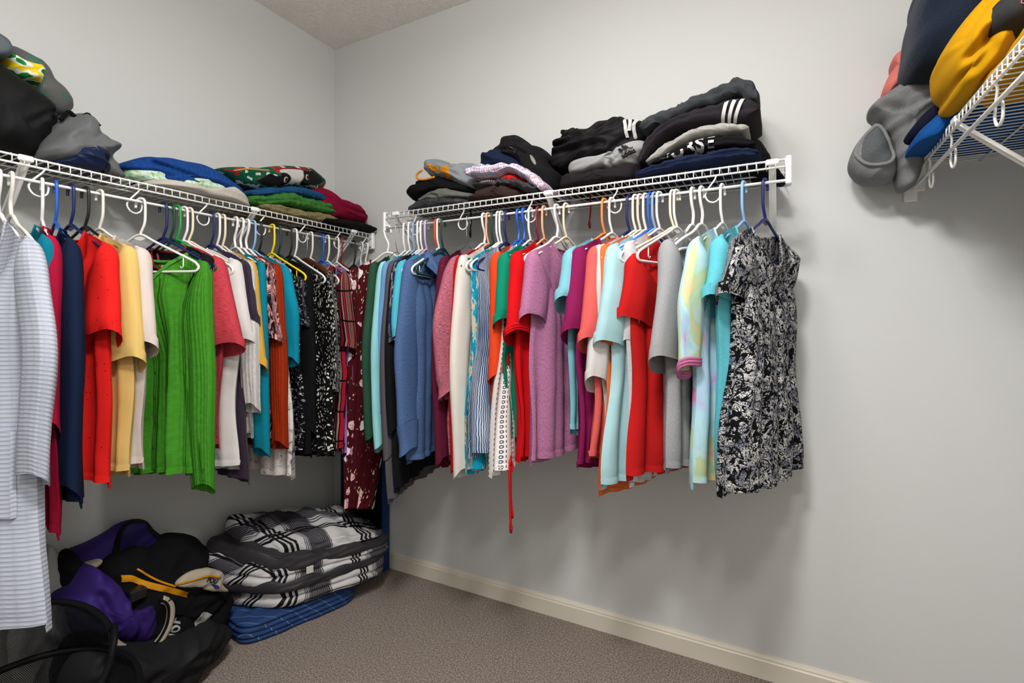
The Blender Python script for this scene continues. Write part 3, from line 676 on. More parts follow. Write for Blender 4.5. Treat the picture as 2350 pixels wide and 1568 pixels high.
hang('L', -.855, -2, .708, S, 1.235, fabric('36203d', 'fuzzy'), 'sweater', 'dark purple sweater', 'dark purple fuzzy short sleeve sweater beside the white tee', 'sweater', 'navy', th=.02, slw=.085, slout=.05)
hang('L', -.833, 0, .842, LG, .93, fabric('dcd9d6', 'knit', rib=300), 'sweater', 'white ribbed sweater', 'white ribbed sweater with three-quarter sleeve next to dark purple one', 'sweater', 'white', th=.014, slw=.07, slout=.05)
hang('L', -.812, 1.6, .995, S, 1.082, fabric('e0ac48'), 't_shirt', 'mustard tee', 'mustard yellow t-shirt sliver beside the white ribbed sweater', 'shirt', 'cream', th=.010, slw=.06, slout=.06)
hang('L', -.762, 5, .832, LG, .76, fabric('0b8299'), 'sweater', 'teal sweater', 'dark teal sweater with drooping sleeve beside leaf print blouse', 'sweater', 'white', 'arch', th=.022, slw=.08, slout=.03)
hang('L', -.738, 4.5, .82, S, 1.17, MAT['leaf'], 'blouse', 'leaf print blouse', 'black and pink leaf print blouse next to the rust cardigan', 'blouse', 'white', 'arch', th=.018, slw=.075, slout=.05)
hang('L', -.715, 2.9, .776, LG, .775, fabric('a8330f', 'knit', rib=420), 'cardigan', 'rust cardigan', 'rust orange knit cardigan with long sleeves', 'cardigan', 'white', 'arch', th=.018, slw=.075, slout=.045)
hang('L', -.690, -1, .818, LG, 1.085, fabric('0a8fac'), 'three_quarter_shirt', 'bright teal shirt', 'bright teal shirt with sleeve cuffed above elbow beside rust cardigan', 'shirt', 'lightblue', th=.018, slw=.06, slout=.055)
hang('L', -.662, 2.3, .657, None, None, MAT['floralhem'], 'skirted_dress', 'gray and white floral dress', 'white dress with gray and pink flowers showing below the rust cardigan', 'dress', 'black', th=.03, hemw=.225)
hang('L', -.605, .9, .733, S, 1.22, MAT['lace'], 'lace_top', 'black lace top', 'black lace top with white and blue flecks under yellow hanger', 'blouse', 'yellow', th=.022, slw=.06, slout=.02, hdz=0, dz=-.04, hemw=.21, dipf=.1)
hang('L', -.575, 3, .72, LG, .80, fabric('101012'), 'long_dress', 'plain black dress', 'plain black dress between the lace top and dash print blouse', 'dress', 'darkgreen', th=.03, slw=.07, slout=.03, hemw=.225)
spare('L', -.520, 4, 'black', 'black plastic hanger beside dark green one', )
spare('L', -.495, 5, 'white', 'white plastic hanger beside the black one near the wooden hanger')
hang('L', -.440, 9, .678, LG, .95, MAT['dash'], 'blouse', 'black and white dash print blouse', 'black blouse with white dash print beside the striped one', 'blouse', 'white', 'wood', th=.035, slw=.09, slout=.04, hemw=.225, amp=.02)
spare('L', -.412, 8, 'offwhite', 'off-white plastic hanger beside the wooden hanger')
hang('L', -.350, 12, .682, S, 1.13, MAT['multi'], 'blouse', 'striped blouse', 'red, black and tan striped blouse with flared sleeve', 'blouse', 'blue', th=.022, slw=.08, slout=.05)
hang('L', -.318, 12, .68, None, None, fabric('a063b4', 'heather', 'c08ace'), 'tank_top', 'lilac top', 'lilac sleeveless top sliver beside the striped blouse', 'shirt', 'white', th=.014, hemw=.2)
hang('L', -.240, 12, .66, S, 1.15, fabric('17171b'), 't_shirt', 'black tee by the corner', 'black t-shirt hanging near the corner behind the maroon dress', 'shirt', 'darkred', th=.02, slw=.07)
spare('L', -.262, 10, 'white', 'white plastic hanger leaning by the dark red one')
spare('L', -.155, 14, 'black', 'black plastic hanger close to the corner')
spare('L', -.105, 16, 'clear', 'clear plastic hanger close to the corner', 'arch')
spare('L', -.070, 16, 'white', 'white plastic hanger last before the corner', 'arch')
spare('B', .925, -8, 'white', 'white plastic hanger between the lilac and rust hangers')
spare('B', 1.205, 3, 'white', 'white plastic hanger between the off-white cardigan and the ikat blouse')
spare('B', 1.86, 22, 'white', 'white plastic hanger in front of the slipped red t-shirt')
# ---------------------------------------------------------------- folded and heaped things
def resample(o, n):
    o = np.asarray(o, float); q = cat(o[:, :2], 6, True); d = np.r_[0, np.cumsum(np.linalg.norm(np.roll(q, -1, 0) - q, axis=1))]
    t = np.linspace(0, d[-1], n, endpoint=False); qq = np.r_[q, q[:1]]
    return np.stack([np.interp(t, d, qq[:, 0]), np.interp(t, d, qq[:, 1])], -1)
class Frame:
    """plane frame: 'Y' u=X depth towards -y, 'X' u=Y depth towards +x, 'N' slanted frame at a floor point"""
    def __init__(s, kind, p0=None):
        s.k = kind
        if kind == 'Y': s.u = np.array([1., 0, 0]); s.n = np.array([0, -1., 0]); s.o = np.zeros(3)
        elif kind == 'X': s.u = np.array([0, 1., 0]); s.n = np.array([1., 0, 0]); s.o = np.zeros(3)
        else:
            s.n = np.array([.62, -.785, 0]); s.n /= np.linalg.norm(s.n); s.u = np.array([-s.n[1], s.n[0], 0]); s.o = np.array([p0[0], p0[1], 0.])
    def __call__(s, u, z, d):
        return s.o + np.multiply.outer(u, s.u) + np.multiply.outer(d, s.n) + np.multiply.outer(z, np.array([0, 0, 1.]))
def seg_dist(U, Z, poly):
    best = np.full(U.shape, 9.); p = np.asarray(poly, float)
    for a, b in zip(p[:-1], p[1:]):
        ab = b - a; t = np.clip(((U - a[0])*ab[0] + (Z - a[1])*ab[1]) / (ab @ ab + 1e-12), 0, 1)
        best = np.minimum(best, np.hypot(U - a[0] - t*ab[0], Z - a[1] - t*ab[1]))
    return best
class Pillow:
    def __init__(s, outline, frame, d0, d1, p=2.8, amp=.006, freq=30, ang=.3, seed=0, creases=(), zmin=None, N=120, M=46, back_low=0., cen=None):
        s.fr = frame; s.o = resample(outline, N); s.c = np.array(cen) if cen is not None else s.o.mean(0); s.p = p; s.dc = (d0 + d1)/2; s.h = (d1 - d0)/2
        s.amp, s.freq, s.ang, s.seed, s.creases, s.zmin = amp, freq, ang, seed, creases, zmin
        phi = np.linspace(0, math.pi, M); w_ = np.cos(phi); w_ = np.sign(w_)*np.abs(w_)**.8
        S_ = np.clip(1 - np.abs(w_)**p, 0, 1)**(1/p); S_[0] = S_[-1] = 1e-3
        U = s.c[0] + np.multiply.outer(S_, s.o[:, 0] - s.c[0]); Z = s.c[1] + np.multiply.outer(S_, s.o[:, 1] - s.c[1])
        Dp = s.dc + s.h*w_[:, None] + np.zeros_like(U)
        g = s.relief(U, Z, np.sign(w_)[:, None])
        r = np.hypot(U - s.c[0], Z - s.c[1]) + 1e-6; fade = S_[:, None]
        Dp = Dp + g*np.clip(w_[:, None]*2, -1, 1)
        U = U + g*.6*fade*(U - s.c[0])/r; Z = Z + g*.6*fade*(Z - s.c[1])/r
        if zmin is not None: Z = np.where(Z < zmin, zmin + (Z - zmin)*.02, Z)
        s.P = frame(U, Z, Dp); s.UV = np.stack([U, Z + (Dp - s.dc)*.5], -1)
    def relief(s, U, Z, side):
        ca, sa = math.cos(s.ang), math.sin(s.ang); a = U*ca + Z*sa; b = -U*sa + Z*ca
        n1 = sn(a*s.freq*.45, b*s.freq*1.5, s.seed + 21, 5); n2 = sn(a*s.freq*1.2, b*s.freq*3.2, s.seed + 22, 6)
        n3 = sn(a*s.freq*2.2 + 3*n1, b*s.freq*4.5, s.seed + 23, 6)
        g = s.amp*(1. - 1.9*np.abs(n1)) + s.amp*.55*(1 - 1.8*np.abs(n2)) + s.amp*.28*n3
        for c in s.creases:
            pts, dep, wid = c; dd = seg_dist(U, Z, pts)
            g = g - np.where(side >= 0, 1, 0)*(dep*np.exp(-(dd/wid)**2) - dep*.45*np.exp(-((dd - wid*2)/wid)**2))
        return g
    def front(s, u, z, off=.0015):
        u, z = np.asarray(u, float), np.asarray(z, float)
        th = np.arctan2(z - s.c[1], u - s.c[0]); to = np.arctan2(s.o[:, 1] - s.c[1], s.o[:, 0] - s.c[0]); ro = np.hypot(*(s.o - s.c).T)
        i = np.argsort(to); R_ = np.interp(th, np.r_[to[i] - 2*math.pi, to[i], to[i] + 2*math.pi], np.r_[ro[i], ro[i], ro[i]])
        q = np.clip(np.hypot(u - s.c[0], z - s.c[1])/R_, 0, .985); w_ = (1 - q**s.p)**(1/s.p)
        d = s.dc + s.h*w_ + s.relief(u, z, np.ones_like(u))*np.clip(w_*2, 0, 1) + off
        return s.fr(u, z, d)
    def build(s, name, mat, parent=None):
        return MB().grid(s.P, s.UV, wrap=True).build(name, mat, parent)
def patch(pl, poly, mat, name, parent, off=.0015, closed=True, n=40, rings=7):
    """thin piece of cloth or print following the front of a pillow"""
    o = resample(poly, n) if len(poly) > 4 else np.asarray(poly, float)
    if len(poly) <= 4:
        k = 8; o = np.concatenate([np.linspace(a, b, k, endpoint=False) for a, b in zip(o, np.roll(o, -1, 0))])
    c = o.mean(0); G = []; GU = []
    for q, of in [(1., off - .004)] + [(1 - i/rings*.999, off) for i in range(rings + 1)]:
        x = c + q*(o - c); G.append(pl.front(x[:, 0], x[:, 1], of)); GU.append(x)
    return MB().grid(np.array(G), np.array(GU), wrap=True).build(name, mat, parent)
def line3(pl, pts, r, mat, name, parent, off=.002, k=6):
    q = cat(np.asarray(pts, float)[:, :2], k); P = pl.front(q[:, 0], q[:, 1], off); return MB().tube(P, r, 6).build(name, mat, parent)
def thing_pillow(name, pl, mat, label, catg, group=None, body='body'):
    c = pl.fr(np.array([pl.c[0]]), np.array([pl.o[:, 1].min()]), np.array([pl.dc]))[0]
    e = empty(name, c, 0, label, catg, group); b = pl.build(body, mat); bind(b, e); return e
def bind(o, e):
    o.parent = e
    me = o.data; off = np.array(e.location); co = np.empty(len(me.vertices)*3); me.vertices.foreach_get('co', co)
    co = (co.reshape(-1, 3) - off).ravel(); me.vertices.foreach_set('co', co); me.update(); return o

class Slab:
    """a folded cloth: cross-section of depth d0..d1 and given thickness swept along a spine"""
    def __init__(s, spine, frame, d0, d1, layers=2, amp=.003, seed=0, n=44, sag=0., groove=.012, lay=None):
        sp = np.asarray(spine, float); q = cat(sp, 8); s.q = q; s.fr = frame; s.d0, s.d1 = d0, d1
        L = np.r_[0, np.cumsum(np.hypot(*np.diff(q[:, :2], axis=0).T))]; s.L = L
        t = np.gradient(q[:, :2], axis=0); t /= np.linalg.norm(t, axis=1)[:, None]; s.nrm = np.stack([-t[:, 1], t[:, 0]], -1)
        a = np.arange(n)/n*2*math.pi; ca, sa = np.cos(a), np.sin(a)
        cy = np.sign(ca)*np.abs(ca)**.35; sz = np.sign(sa)*np.abs(sa)**.85
        P = []; UV = []
        idx = list(range(len(q))); ends = [(0, .25), (0, .7)] + [(i, 1.) for i in idx] + [(len(q)-1, .7), (len(q)-1, .25)]
        off = {0: (-.012, -.007), len(q)-1: (.012, .007)}
        for j, (i, sc) in enumerate(ends):
            x = q[i, :2].copy()
            if sc < 1:
                e = (-1 if i == 0 else 1); x = x + t[i]*e*(q[i, 2]*.5*(1 - sc)*.9)
            th = q[i, 2]/2*sc*(1 if 0 < i < len(q)-1 or sc < 1 else .9)
            dep = (d0 + d1)/2 + (d1 - d0)/2*cy*(1 - .05*(1 - sc))
            f = sz
            g = np.zeros(n)
            for l in range(1, layers):
                c0 = -1 + 2*l/layers; g += np.exp(-((f - c0)/(.16))**2)
            dep = dep - groove*g*(ca > 0)*np.abs(ca)**.5 + groove*.5*(ca > 0)
            nz = amp*sn(L[i]*45 + 0*a, f*5 + cy*3, seed + 31, 6) + amp*.9*(1 - 1.8*np.abs(sn(L[i]*90 + f*2, f*3 + cy*2, seed + 33, 5)))
            dep = dep + nz*1.5*(ca > 0)
            off_ = th*f + nz*.8
            U = x[0] + s.nrm[i, 0]*off_; Z = x[1] + s.nrm[i, 1]*off_ - sag*(cy < 0)
            P.append(frame(U, Z, dep)); UV.append(np.stack([np.full(n, L[i]) + seed*.3, off_*1. + dep*.6], -1))
        s.P = np.array(P); s.UV = np.array(UV); s.n = n
    def build(s, name, mat, parent=None):
        m = MB().grid(s.P, s.UV, wrap=True); k = len(s.P); n = s.n
        m.f.append(tuple(range(n - 1, -1, -1))); m.f.append(tuple((k-1)*n + j for j in range(n)))
        return m.build(name, mat, parent)
    def front(s, l, f, off=.002):
        """l metres along the spine, f -1..1 across the thickness"""
        l = np.asarray(l, float); u = np.interp(l, s.L, s.q[:, 0]); z = np.interp(l, s.L, s.q[:, 1]); th = np.interp(l, s.L, s.q[:, 2])/2
        nu = np.interp(l, s.L, s.nrm[:, 0]); nz = np.interp(l, s.L, s.nrm[:, 1])
        d = (s.d0 + s.d1)/2 + (s.d1 - s.d0)/2*(1 - np.clip(np.abs(f), 0, .99)**(2/.85))**(.35/2) + .006 + off
        return s.fr(u + nu*th*f, z + nz*th*f, d)
def thing_slab(name, sl, mat, label, catg, group=None):
    c = sl.P.reshape(-1, 3); loc = (c[:, 0].mean(), c[:, 1].mean(), c[:, 2].min())
    e = empty(name, loc, 0, label, catg, group); bind(sl.build('body', mat), e); return e
def text_tris(txt, size, bold=0., spacing=1.):
    cu = bpy.data.curves.new('lettering', 'FONT'); cu.body = txt; cu.size = size; cu.offset = bold; cu.space_character = spacing; cu.resolution_u = 3; cu.extrude = .0006
    o = bpy.data.objects.new('lettering', cu); col.objects.link(o); dg = bpy.context.evaluated_depsgraph_get()
    me = bpy.data.meshes.new_from_object(o.evaluated_get(dg)); bpy.data.objects.remove(o)
    v = np.array([tuple(x.co) for x in me.vertices]); f = [tuple(p.vertices) for p in me.polygons]; bpy.data.meshes.remove(me); return v, f
def lettering(txt, size, mapf, mat, name, parent, bold=0., spacing=1.):
    v, f = text_tris(txt, size, bold, spacing); P = mapf(v[:, 0], v[:, 1], v[:, 2])
    return MB().add(P, f).build(name, mat, parent, smooth=False)

FY, FX = Frame('Y'), Frame('X')
S_navy=[(1.737,1.731,0.033),(1.8,1.741,0.038),(1.866,1.748,0.04),(1.96,1.749,0.046),(2.035,1.752,0.042),(2.086,1.742,0.032)]
S_nurse=[(1.783,1.766,0.014),(1.833,1.78,0.032),(1.898,1.799,0.042),(1.96,1.803,0.049),(2.021,1.797,0.045),(2.074,1.782,0.035)]
S_white=[(1.763,1.776,0.017),(1.783,1.787,0.024),(1.833,1.816,0.032),(1.898,1.842,0.033),(1.96,1.847,0.034),(2.021,1.842,0.035),(2.056,1.833,0.032)]
S_stripe=[(1.737,1.784,0.024),(1.756,1.822,0.038),(1.783,1.859,0.045),(1.833,1.888,0.048),(1.898,1.899,0.05),(1.976,1.901,0.065),(2.021,1.9,0.08),(2.07,1.892,0.076)]
S_gray=[(1.749,1.9,0.045),(1.783,1.923,0.055),(1.833,1.923,0.044),(1.898,1.944,0.05),(1.96,1.954,0.052),(2.006,1.968,0.055),(2.044,1.969,0.054),(2.076,1.932,0.047)]
O_drape=[(2.043,1.841),(2.07,1.846),(2.095,1.827),(2.119,1.778),(2.145,1.73),(2.163,1.701),(2.151,1.693),(2.104,1.706),(2.058,1.723),(2.04,1.78)]
O_adidas=[(1.467,1.816),(1.484,1.823),(1.526,1.826),(1.569,1.823),(1.611,1.826),(1.645,1.824),(1.667,1.844),(1.697,1.848),(1.713,1.851),(1.736,1.864),(1.759,1.85),(1.766,1.831),(1.748,1.811),(1.733,1.792),(1.722,1.779),(1.686,1.776),(1.626,1.774),(1.592,1.779),(1.554,1.775),(1.514,1.77),(1.474,1.779),(1.466,1.796)]
O_track=[(1.362,1.881),(1.387,1.893),(1.409,1.901),(1.389,1.917),(1.392,1.935),(1.416,1.936),(1.413,1.965),(1.426,1.972),(1.46,1.968),(1.492,1.95),(1.529,1.946),(1.569,1.958),(1.609,1.969),(1.628,1.98),(1.649,1.973),(1.678,1.963),(1.713,1.955),(1.724,1.947),(1.724,1.89),(1.695,1.865),(1.667,1.851),(1.624,1.839),(1.545,1.836),(1.467,1.829),(1.428,1.82),(1.381,1.831),(1.37,1.859)]
O_charpants=[(1.432,1.766),(1.441,1.778),(1.465,1.779),(1.514,1.772),(1.554,1.777),(1.626,1.777),(1.686,1.779),(1.722,1.781),(1.733,1.753),(1.731,1.728),(1.686,1.725),(1.611,1.725),(1.563,1.724),(1.514,1.724),(1.439,1.732)]
O_jacket=[(1.113,1.938),(1.146,1.969),(1.17,1.99),(1.221,1.989),(1.253,1.971),(1.275,1.943),(1.324,1.927),(1.35,1.899),(1.367,1.876),(1.38,1.843),(1.401,1.817),(1.418,1.795),(1.409,1.757),(1.38,1.742),(1.337,1.755),(1.293,1.801),(1.262,1.845),(1.226,1.879),(1.165,1.909)]
O_navyb=[(1.074,1.863),(1.071,1.897),(1.086,1.928),(1.12,1.922),(1.134,1.936),(1.176,1.929),(1.209,1.908),(1.254,1.885),(1.29,1.855),(1.307,1.825),(1.245,1.826),(1.19,1.834),(1.134,1.838)]
S_plaid=[(1.073,1.828,0.033),(1.1,1.833,0.047),(1.147,1.827,0.044),(1.193,1.825,0.04),(1.239,1.829,0.034),(1.283,1.816,0.037),(1.326,1.787,0.035),(1.356,1.76,0.033),(1.385,1.735,0.027)]
O_redsw=[(1.178,1.809),(1.205,1.825),(1.25,1.815),(1.295,1.793),(1.334,1.764),(1.325,1.746),(1.25,1.751),(1.187,1.771)]
O_strp=[(1.079,1.808),(1.118,1.815),(1.165,1.808),(1.192,1.796),(1.202,1.771),(1.165,1.756),(1.118,1.762),(1.089,1.782)]
S_gknit=[(1.1,1.776,0.02),(1.17,1.773,0.022),(1.234,1.774,0.028),(1.283,1.762,0.031),(1.326,1.743,0.031),(1.36,1.729,0.019)]
O_brown=[(1.037,1.734),(1.076,1.756),(1.124,1.771),(1.193,1.774),(1.252,1.767),(1.287,1.752),(1.305,1.732),(1.283,1.711),(1.252,1.711),(1.17,1.713),(1.076,1.715)]
O_gtee=[(0.774,1.916),(0.79,1.945),(0.828,1.946),(0.877,1.94),(0.914,1.921),(0.956,1.906),(1.007,1.894),(1.037,1.898),(1.069,1.885),(1.076,1.851),(1.071,1.81),(1.076,1.778),(1.027,1.788),(0.976,1.812),(0.935,1.832),(0.893,1.847),(0.839,1.863),(0.795,1.896)]
O_blk=[(0.682,1.831),(0.7,1.847),(0.731,1.847),(0.737,1.864),(0.796,1.874),(0.878,1.867),(0.963,1.834),(1.059,1.795),(1.069,1.773),(1.019,1.771),(0.942,1.789),(0.878,1.797),(0.807,1.792),(0.728,1.784),(0.694,1.802)]
O_sage=[(0.75,1.77),(0.825,1.797),(0.879,1.807),(0.921,1.806),(0.988,1.787),(1.063,1.765),(1.063,1.746),(0.988,1.747),(0.911,1.751),(0.831,1.757)]
O_puff=[(0.71,1.739),(0.736,1.754),(0.769,1.764),(0.835,1.768),(0.925,1.76),(1.027,1.748),(1.056,1.734),(1.046,1.721),(0.977,1.718),(0.873,1.717),(0.764,1.716),(0.719,1.721)]
O_strap=[(0.819,1.888),(0.791,1.873),(0.796,1.853),(0.835,1.846),(0.883,1.849)]
O_boxl=[(-1.431,2.041),(-1.393,2.037),(-1.379,2.02),(-1.376,2.002),(-1.393,1.981),(-1.431,1.97)]
O_tote=[(-1.505,1.956),(-1.458,1.967),(-1.413,1.965),(-1.394,1.959),(-1.365,1.946),(-1.327,1.93),(-1.293,1.91),(-1.271,1.884),(-1.271,1.863),(-1.279,1.832),(-1.301,1.787),(-1.317,1.758),(-1.327,1.718),(-1.365,1.719),(-1.413,1.718),(-1.505,1.716)]
O_bagy=[(-1.388,1.999),(-1.376,2.009),(-1.343,2.004),(-1.317,2.004),(-1.304,2.005),(-1.298,1.99),(-1.304,1.952),(-1.33,1.951),(-1.368,1.958)]
O_mesh=[(-1.354,2.059),(-1.336,2.062),(-1.304,2.054),(-1.271,2.037),(-1.243,2.006),(-1.21,1.982),(-1.2,1.943),(-1.207,1.925),(-1.234,1.903),(-1.277,1.909),(-1.331,1.959),(-1.357,2.017)]
O_gbag=[(-1.325,1.722),(-1.32,1.761),(-1.301,1.794),(-1.279,1.836),(-1.237,1.878),(-1.223,1.888),(-1.196,1.88),(-1.181,1.857),(-1.156,1.843),(-1.127,1.819),(-1.114,1.793),(-1.112,1.726),(-1.14,1.706),(-1.202,1.711),(-1.26,1.713),(-1.301,1.715)]
O_pouch=[(-1.298,1.711),(-1.282,1.74),(-1.249,1.775),(-1.214,1.795),(-1.19,1.797),(-1.166,1.787),(-1.158,1.752),(-1.169,1.712),(-1.214,1.704),(-1.243,1.703),(-1.282,1.706)]
O_bstrap=[(-1.283,1.84),(-1.264,1.871),(-1.247,1.863),(-1.23,1.871),(-1.206,1.875),(-1.186,1.855)]
O_mint=[(-1.082,1.768),(-1.056,1.785),(-1.028,1.775),(-0.965,1.763),(-0.844,1.786),(-0.774,1.799),(-0.713,1.787),(-0.732,1.76),(-0.886,1.728),(-1.021,1.724),(-1.077,1.73)]
O_bknit=[(-1.107,1.763),(-1.074,1.79),(-1.032,1.812),(-0.977,1.829),(-0.911,1.842),(-0.836,1.844),(-0.77,1.837),(-0.718,1.81),(-0.674,1.784),(-0.667,1.767),(-0.684,1.747),(-0.728,1.753),(-0.774,1.764),(-0.815,1.763),(-0.87,1.745),(-0.919,1.733),(-0.966,1.726),(-1.003,1.725),(-1.043,1.719),(-1.067,1.743),(-1.087,1.757)]
O_cream=[(-1.06,1.711),(-1.026,1.733),(-0.99,1.739),(-0.94,1.733),(-0.884,1.736),(-0.799,1.755),(-0.739,1.776),(-0.706,1.762),(-0.676,1.722),(-0.674,1.702),(-0.753,1.701),(-0.842,1.699),(-0.964,1.705),(-1.037,1.707)]
O_xmas=[(-0.762,1.851),(-0.71,1.87),(-0.635,1.886),(-0.566,1.911),(-0.482,1.939),(-0.41,1.954),(-0.34,1.967),(-0.3,1.953),(-0.249,1.928),(-0.259,1.901),(-0.3,1.863),(-0.359,1.863),(-0.47,1.841),(-0.528,1.822),(-0.583,1.799),(-0.635,1.801),(-0.686,1.807),(-0.724,1.825)]
S_bfold=[(-0.674,1.764,0.032),(-0.625,1.778,0.036),(-0.55,1.801,0.039),(-0.464,1.823,0.043),(-0.372,1.83,0.047),(-0.269,1.821,0.033)]
S_gfold=[(-0.684,1.73,0.032),(-0.625,1.74,0.045),(-0.522,1.77,0.057),(-0.434,1.774,0.059),(-0.339,1.776,0.058),(-0.272,1.774,0.044)]
S_khaki=[(-0.648,1.714,0.028),(-0.578,1.719,0.043),(-0.493,1.719,0.045),(-0.403,1.724,0.047),(-0.313,1.73,0.048),(-0.265,1.731,0.033)]
O_mag=[(-0.333,1.861),(-0.299,1.88),(-0.265,1.879),(-0.208,1.853),(-0.133,1.844),(-0.055,1.846),(-0.014,1.825),(0.022,1.784),(0.011,1.759),(-0.022,1.747),(-0.118,1.741),(-0.193,1.739),(-0.279,1.734),(-0.313,1.775),(-0.319,1.827)]
S_blkf=[(-0.295,1.716,0.032),(-0.217,1.72,0.044),(-0.128,1.724,0.048),(-0.033,1.726,0.05),(0.009,1.724,0.03)]
O_hood=[(2.337,1.723),(2.344,1.756),(2.363,1.795),(2.387,1.824),(2.404,1.837),(2.421,1.814),(2.437,1.761),(2.452,1.698),(2.447,1.67),(2.431,1.656),(2.397,1.657),(2.366,1.669),(2.345,1.697)]
O_hoodie=[(2.391,1.876),(2.415,1.905),(2.459,1.933),(2.492,1.95),(2.543,1.951),(2.565,1.922),(2.581,1.89),(2.571,1.864),(2.537,1.827),(2.505,1.796),(2.492,1.774),(2.495,1.741),(2.515,1.713),(2.508,1.673),(2.492,1.647),(2.472,1.635),(2.456,1.643),(2.449,1.673),(2.435,1.759),(2.422,1.815),(2.405,1.852)]
O_fleece=[(2.49,2.147),(2.484,2.114),(2.473,2.063),(2.461,1.996),(2.452,1.952),(2.455,1.928),(2.47,1.91),(2.504,1.91),(2.531,1.916),(2.557,1.945),(2.586,1.983),(2.62,2.015),(2.653,2.056),(2.656,2.099),(2.578,2.139)]
O_coral=[(2.449,2.02),(2.457,2.039),(2.477,2.044),(2.497,2.02),(2.504,1.973),(2.484,1.944),(2.447,1.931),(2.433,1.919),(2.425,1.932),(2.43,1.956),(2.443,1.983),(2.454,1.997)]
O_yellow=[(2.471,1.821),(2.474,1.843),(2.492,1.875),(2.51,1.899),(2.529,1.92),(2.558,1.943),(2.577,1.951),(2.6,1.94),(2.634,1.914),(2.634,1.878),(2.619,1.873),(2.594,1.836),(2.568,1.798),(2.546,1.765),(2.529,1.75),(2.515,1.744),(2.497,1.742),(2.493,1.754),(2.497,1.767),(2.479,1.787)]
O_charp=[(2.527,1.847),(2.531,1.868),(2.537,1.88),(2.574,1.885),(2.602,1.85),(2.586,1.825),(2.566,1.819),(2.548,1.821),(2.532,1.832)]
O_rnavy=[(2.461,1.755),(2.473,1.776),(2.504,1.809),(2.534,1.833),(2.555,1.838),(2.581,1.825),(2.563,1.801),(2.528,1.781),(2.492,1.749),(2.47,1.737)]
O_rblue=[(2.462,1.709),(2.472,1.74),(2.496,1.764),(2.525,1.795),(2.548,1.807),(2.574,1.809),(2.571,1.777),(2.543,1.742),(2.514,1.71),(2.487,1.684),(2.469,1.691)]
O_bpk=[(-1.214,0.471),(-1.192,0.49),(-1.133,0.495),(-1.076,0.511),(-1.056,0.524),(-1.023,0.53),(-0.988,0.514),(-0.967,0.479),(-0.933,0.435),(-0.941,0.41),(-0.981,0.374),(-1.023,0.329),(-1.076,0.323),(-1.145,0.34),(-1.203,0.381)]
O_flap=[(-1.109,0.406),(-1.096,0.445),(-1.083,0.499),(-1.068,0.535),(-1.039,0.543),(-1.007,0.528),(-0.984,0.49),(-0.954,0.45),(-0.961,0.426),(-1.001,0.422),(-1.055,0.413),(-1.087,0.394)]
O_bstr=[(-1.239,0.481),(-1.226,0.502),(-1.207,0.506),(-1.192,0.475),(-1.169,0.426),(-1.139,0.424),(-1.112,0.391),(-1.151,0.372),(-1.172,0.347),(-1.186,0.335),(-1.22,0.37),(-1.233,0.424)]
O_tanp=[(-1.205,0.45),(-1.2,0.466),(-1.183,0.471),(-1.152,0.467),(-1.157,0.453),(-1.18,0.449),(-1.202,0.435)]
O_purp=[(-1.272,0.397),(-1.23,0.407),(-1.213,0.455),(-1.199,0.467),(-1.174,0.454),(-1.139,0.408),(-1.124,0.352),(-1.108,0.309),(-1.064,0.308),(-1.032,0.296),(-1.032,0.227),(-1.05,0.181),(-1.083,0.182),(-1.145,0.227),(-1.191,0.276),(-1.235,0.346)]
O_tantrim=[(-1.04,0.318),(-1.021,0.3),(-1.012,0.271),(-1.019,0.223),(-1.049,0.183),(-1.088,0.176),(-1.149,0.216),(-1.184,0.262)]
O_yelpipe=[(-1.064,0.17),(-1.09,0.168),(-1.139,0.199),(-1.171,0.236)]
O_blackbag=[(-1.138,0.438),(-1.053,0.457),(-0.996,0.444),(-0.926,0.456),(-0.872,0.439),(-0.836,0.402),(-0.832,0.322),(-0.791,0.274),(-0.752,0.203),(-0.752,0.092),(-0.791,0.053),(-0.896,0.054),(-0.984,0.078),(-1.066,0.128),(-1.129,0.235),(-1.147,0.343)]
O_poloflap=[(-0.992,0.342),(-0.972,0.364),(-0.931,0.369),(-0.87,0.347),(-0.83,0.312),(-0.835,0.279),(-0.813,0.24),(-0.87,0.267),(-0.931,0.305)]
O_yelstrap=[(-1.129,0.425),(-1.104,0.417),(-1.073,0.389),(-1.02,0.353),(-0.955,0.305)]
O_yelline=[(-1.088,0.439),(-1.042,0.388),(-0.995,0.35),(-0.952,0.345),(-0.899,0.339),(-0.852,0.312)]
O_whitepatch=[(-0.931,0.171),(-0.922,0.2),(-0.91,0.209),(-0.887,0.197),(-0.866,0.174),(-0.879,0.162),(-0.91,0.163)]
O_sack=[(-1.246,0.272),(-1.146,0.226),(-1.046,0.183),(-0.948,0.172),(-0.864,0.157),(-0.811,0.105),(-0.803,0.077),(-0.848,0.054),(-0.895,0.029),(-0.991,0.006),(-1.169,0.056),(-1.297,0.143)]
O_wpil=[(-1.257,0.519),(-1.213,0.47),(-1.196,0.459),(-1.196,0.394),(-1.188,0.348),(-1.192,0.307),(-1.213,0.274),(-1.267,0.302)]
O_jor=[(-1.049,0.186),(-1.015,0.241)]
O_pou=[(-0.902,0.33),(-0.866,0.305)]
BS, LS, RS = 'clothes piled on the back wall shelf', 'things piled on the left wall shelf', 'hoodies on the corner shelf'
ZB, ZL, ZR = 1.7225, 1.7065, 1.7255
INK = fabric('e4e3e0', 'smooth')
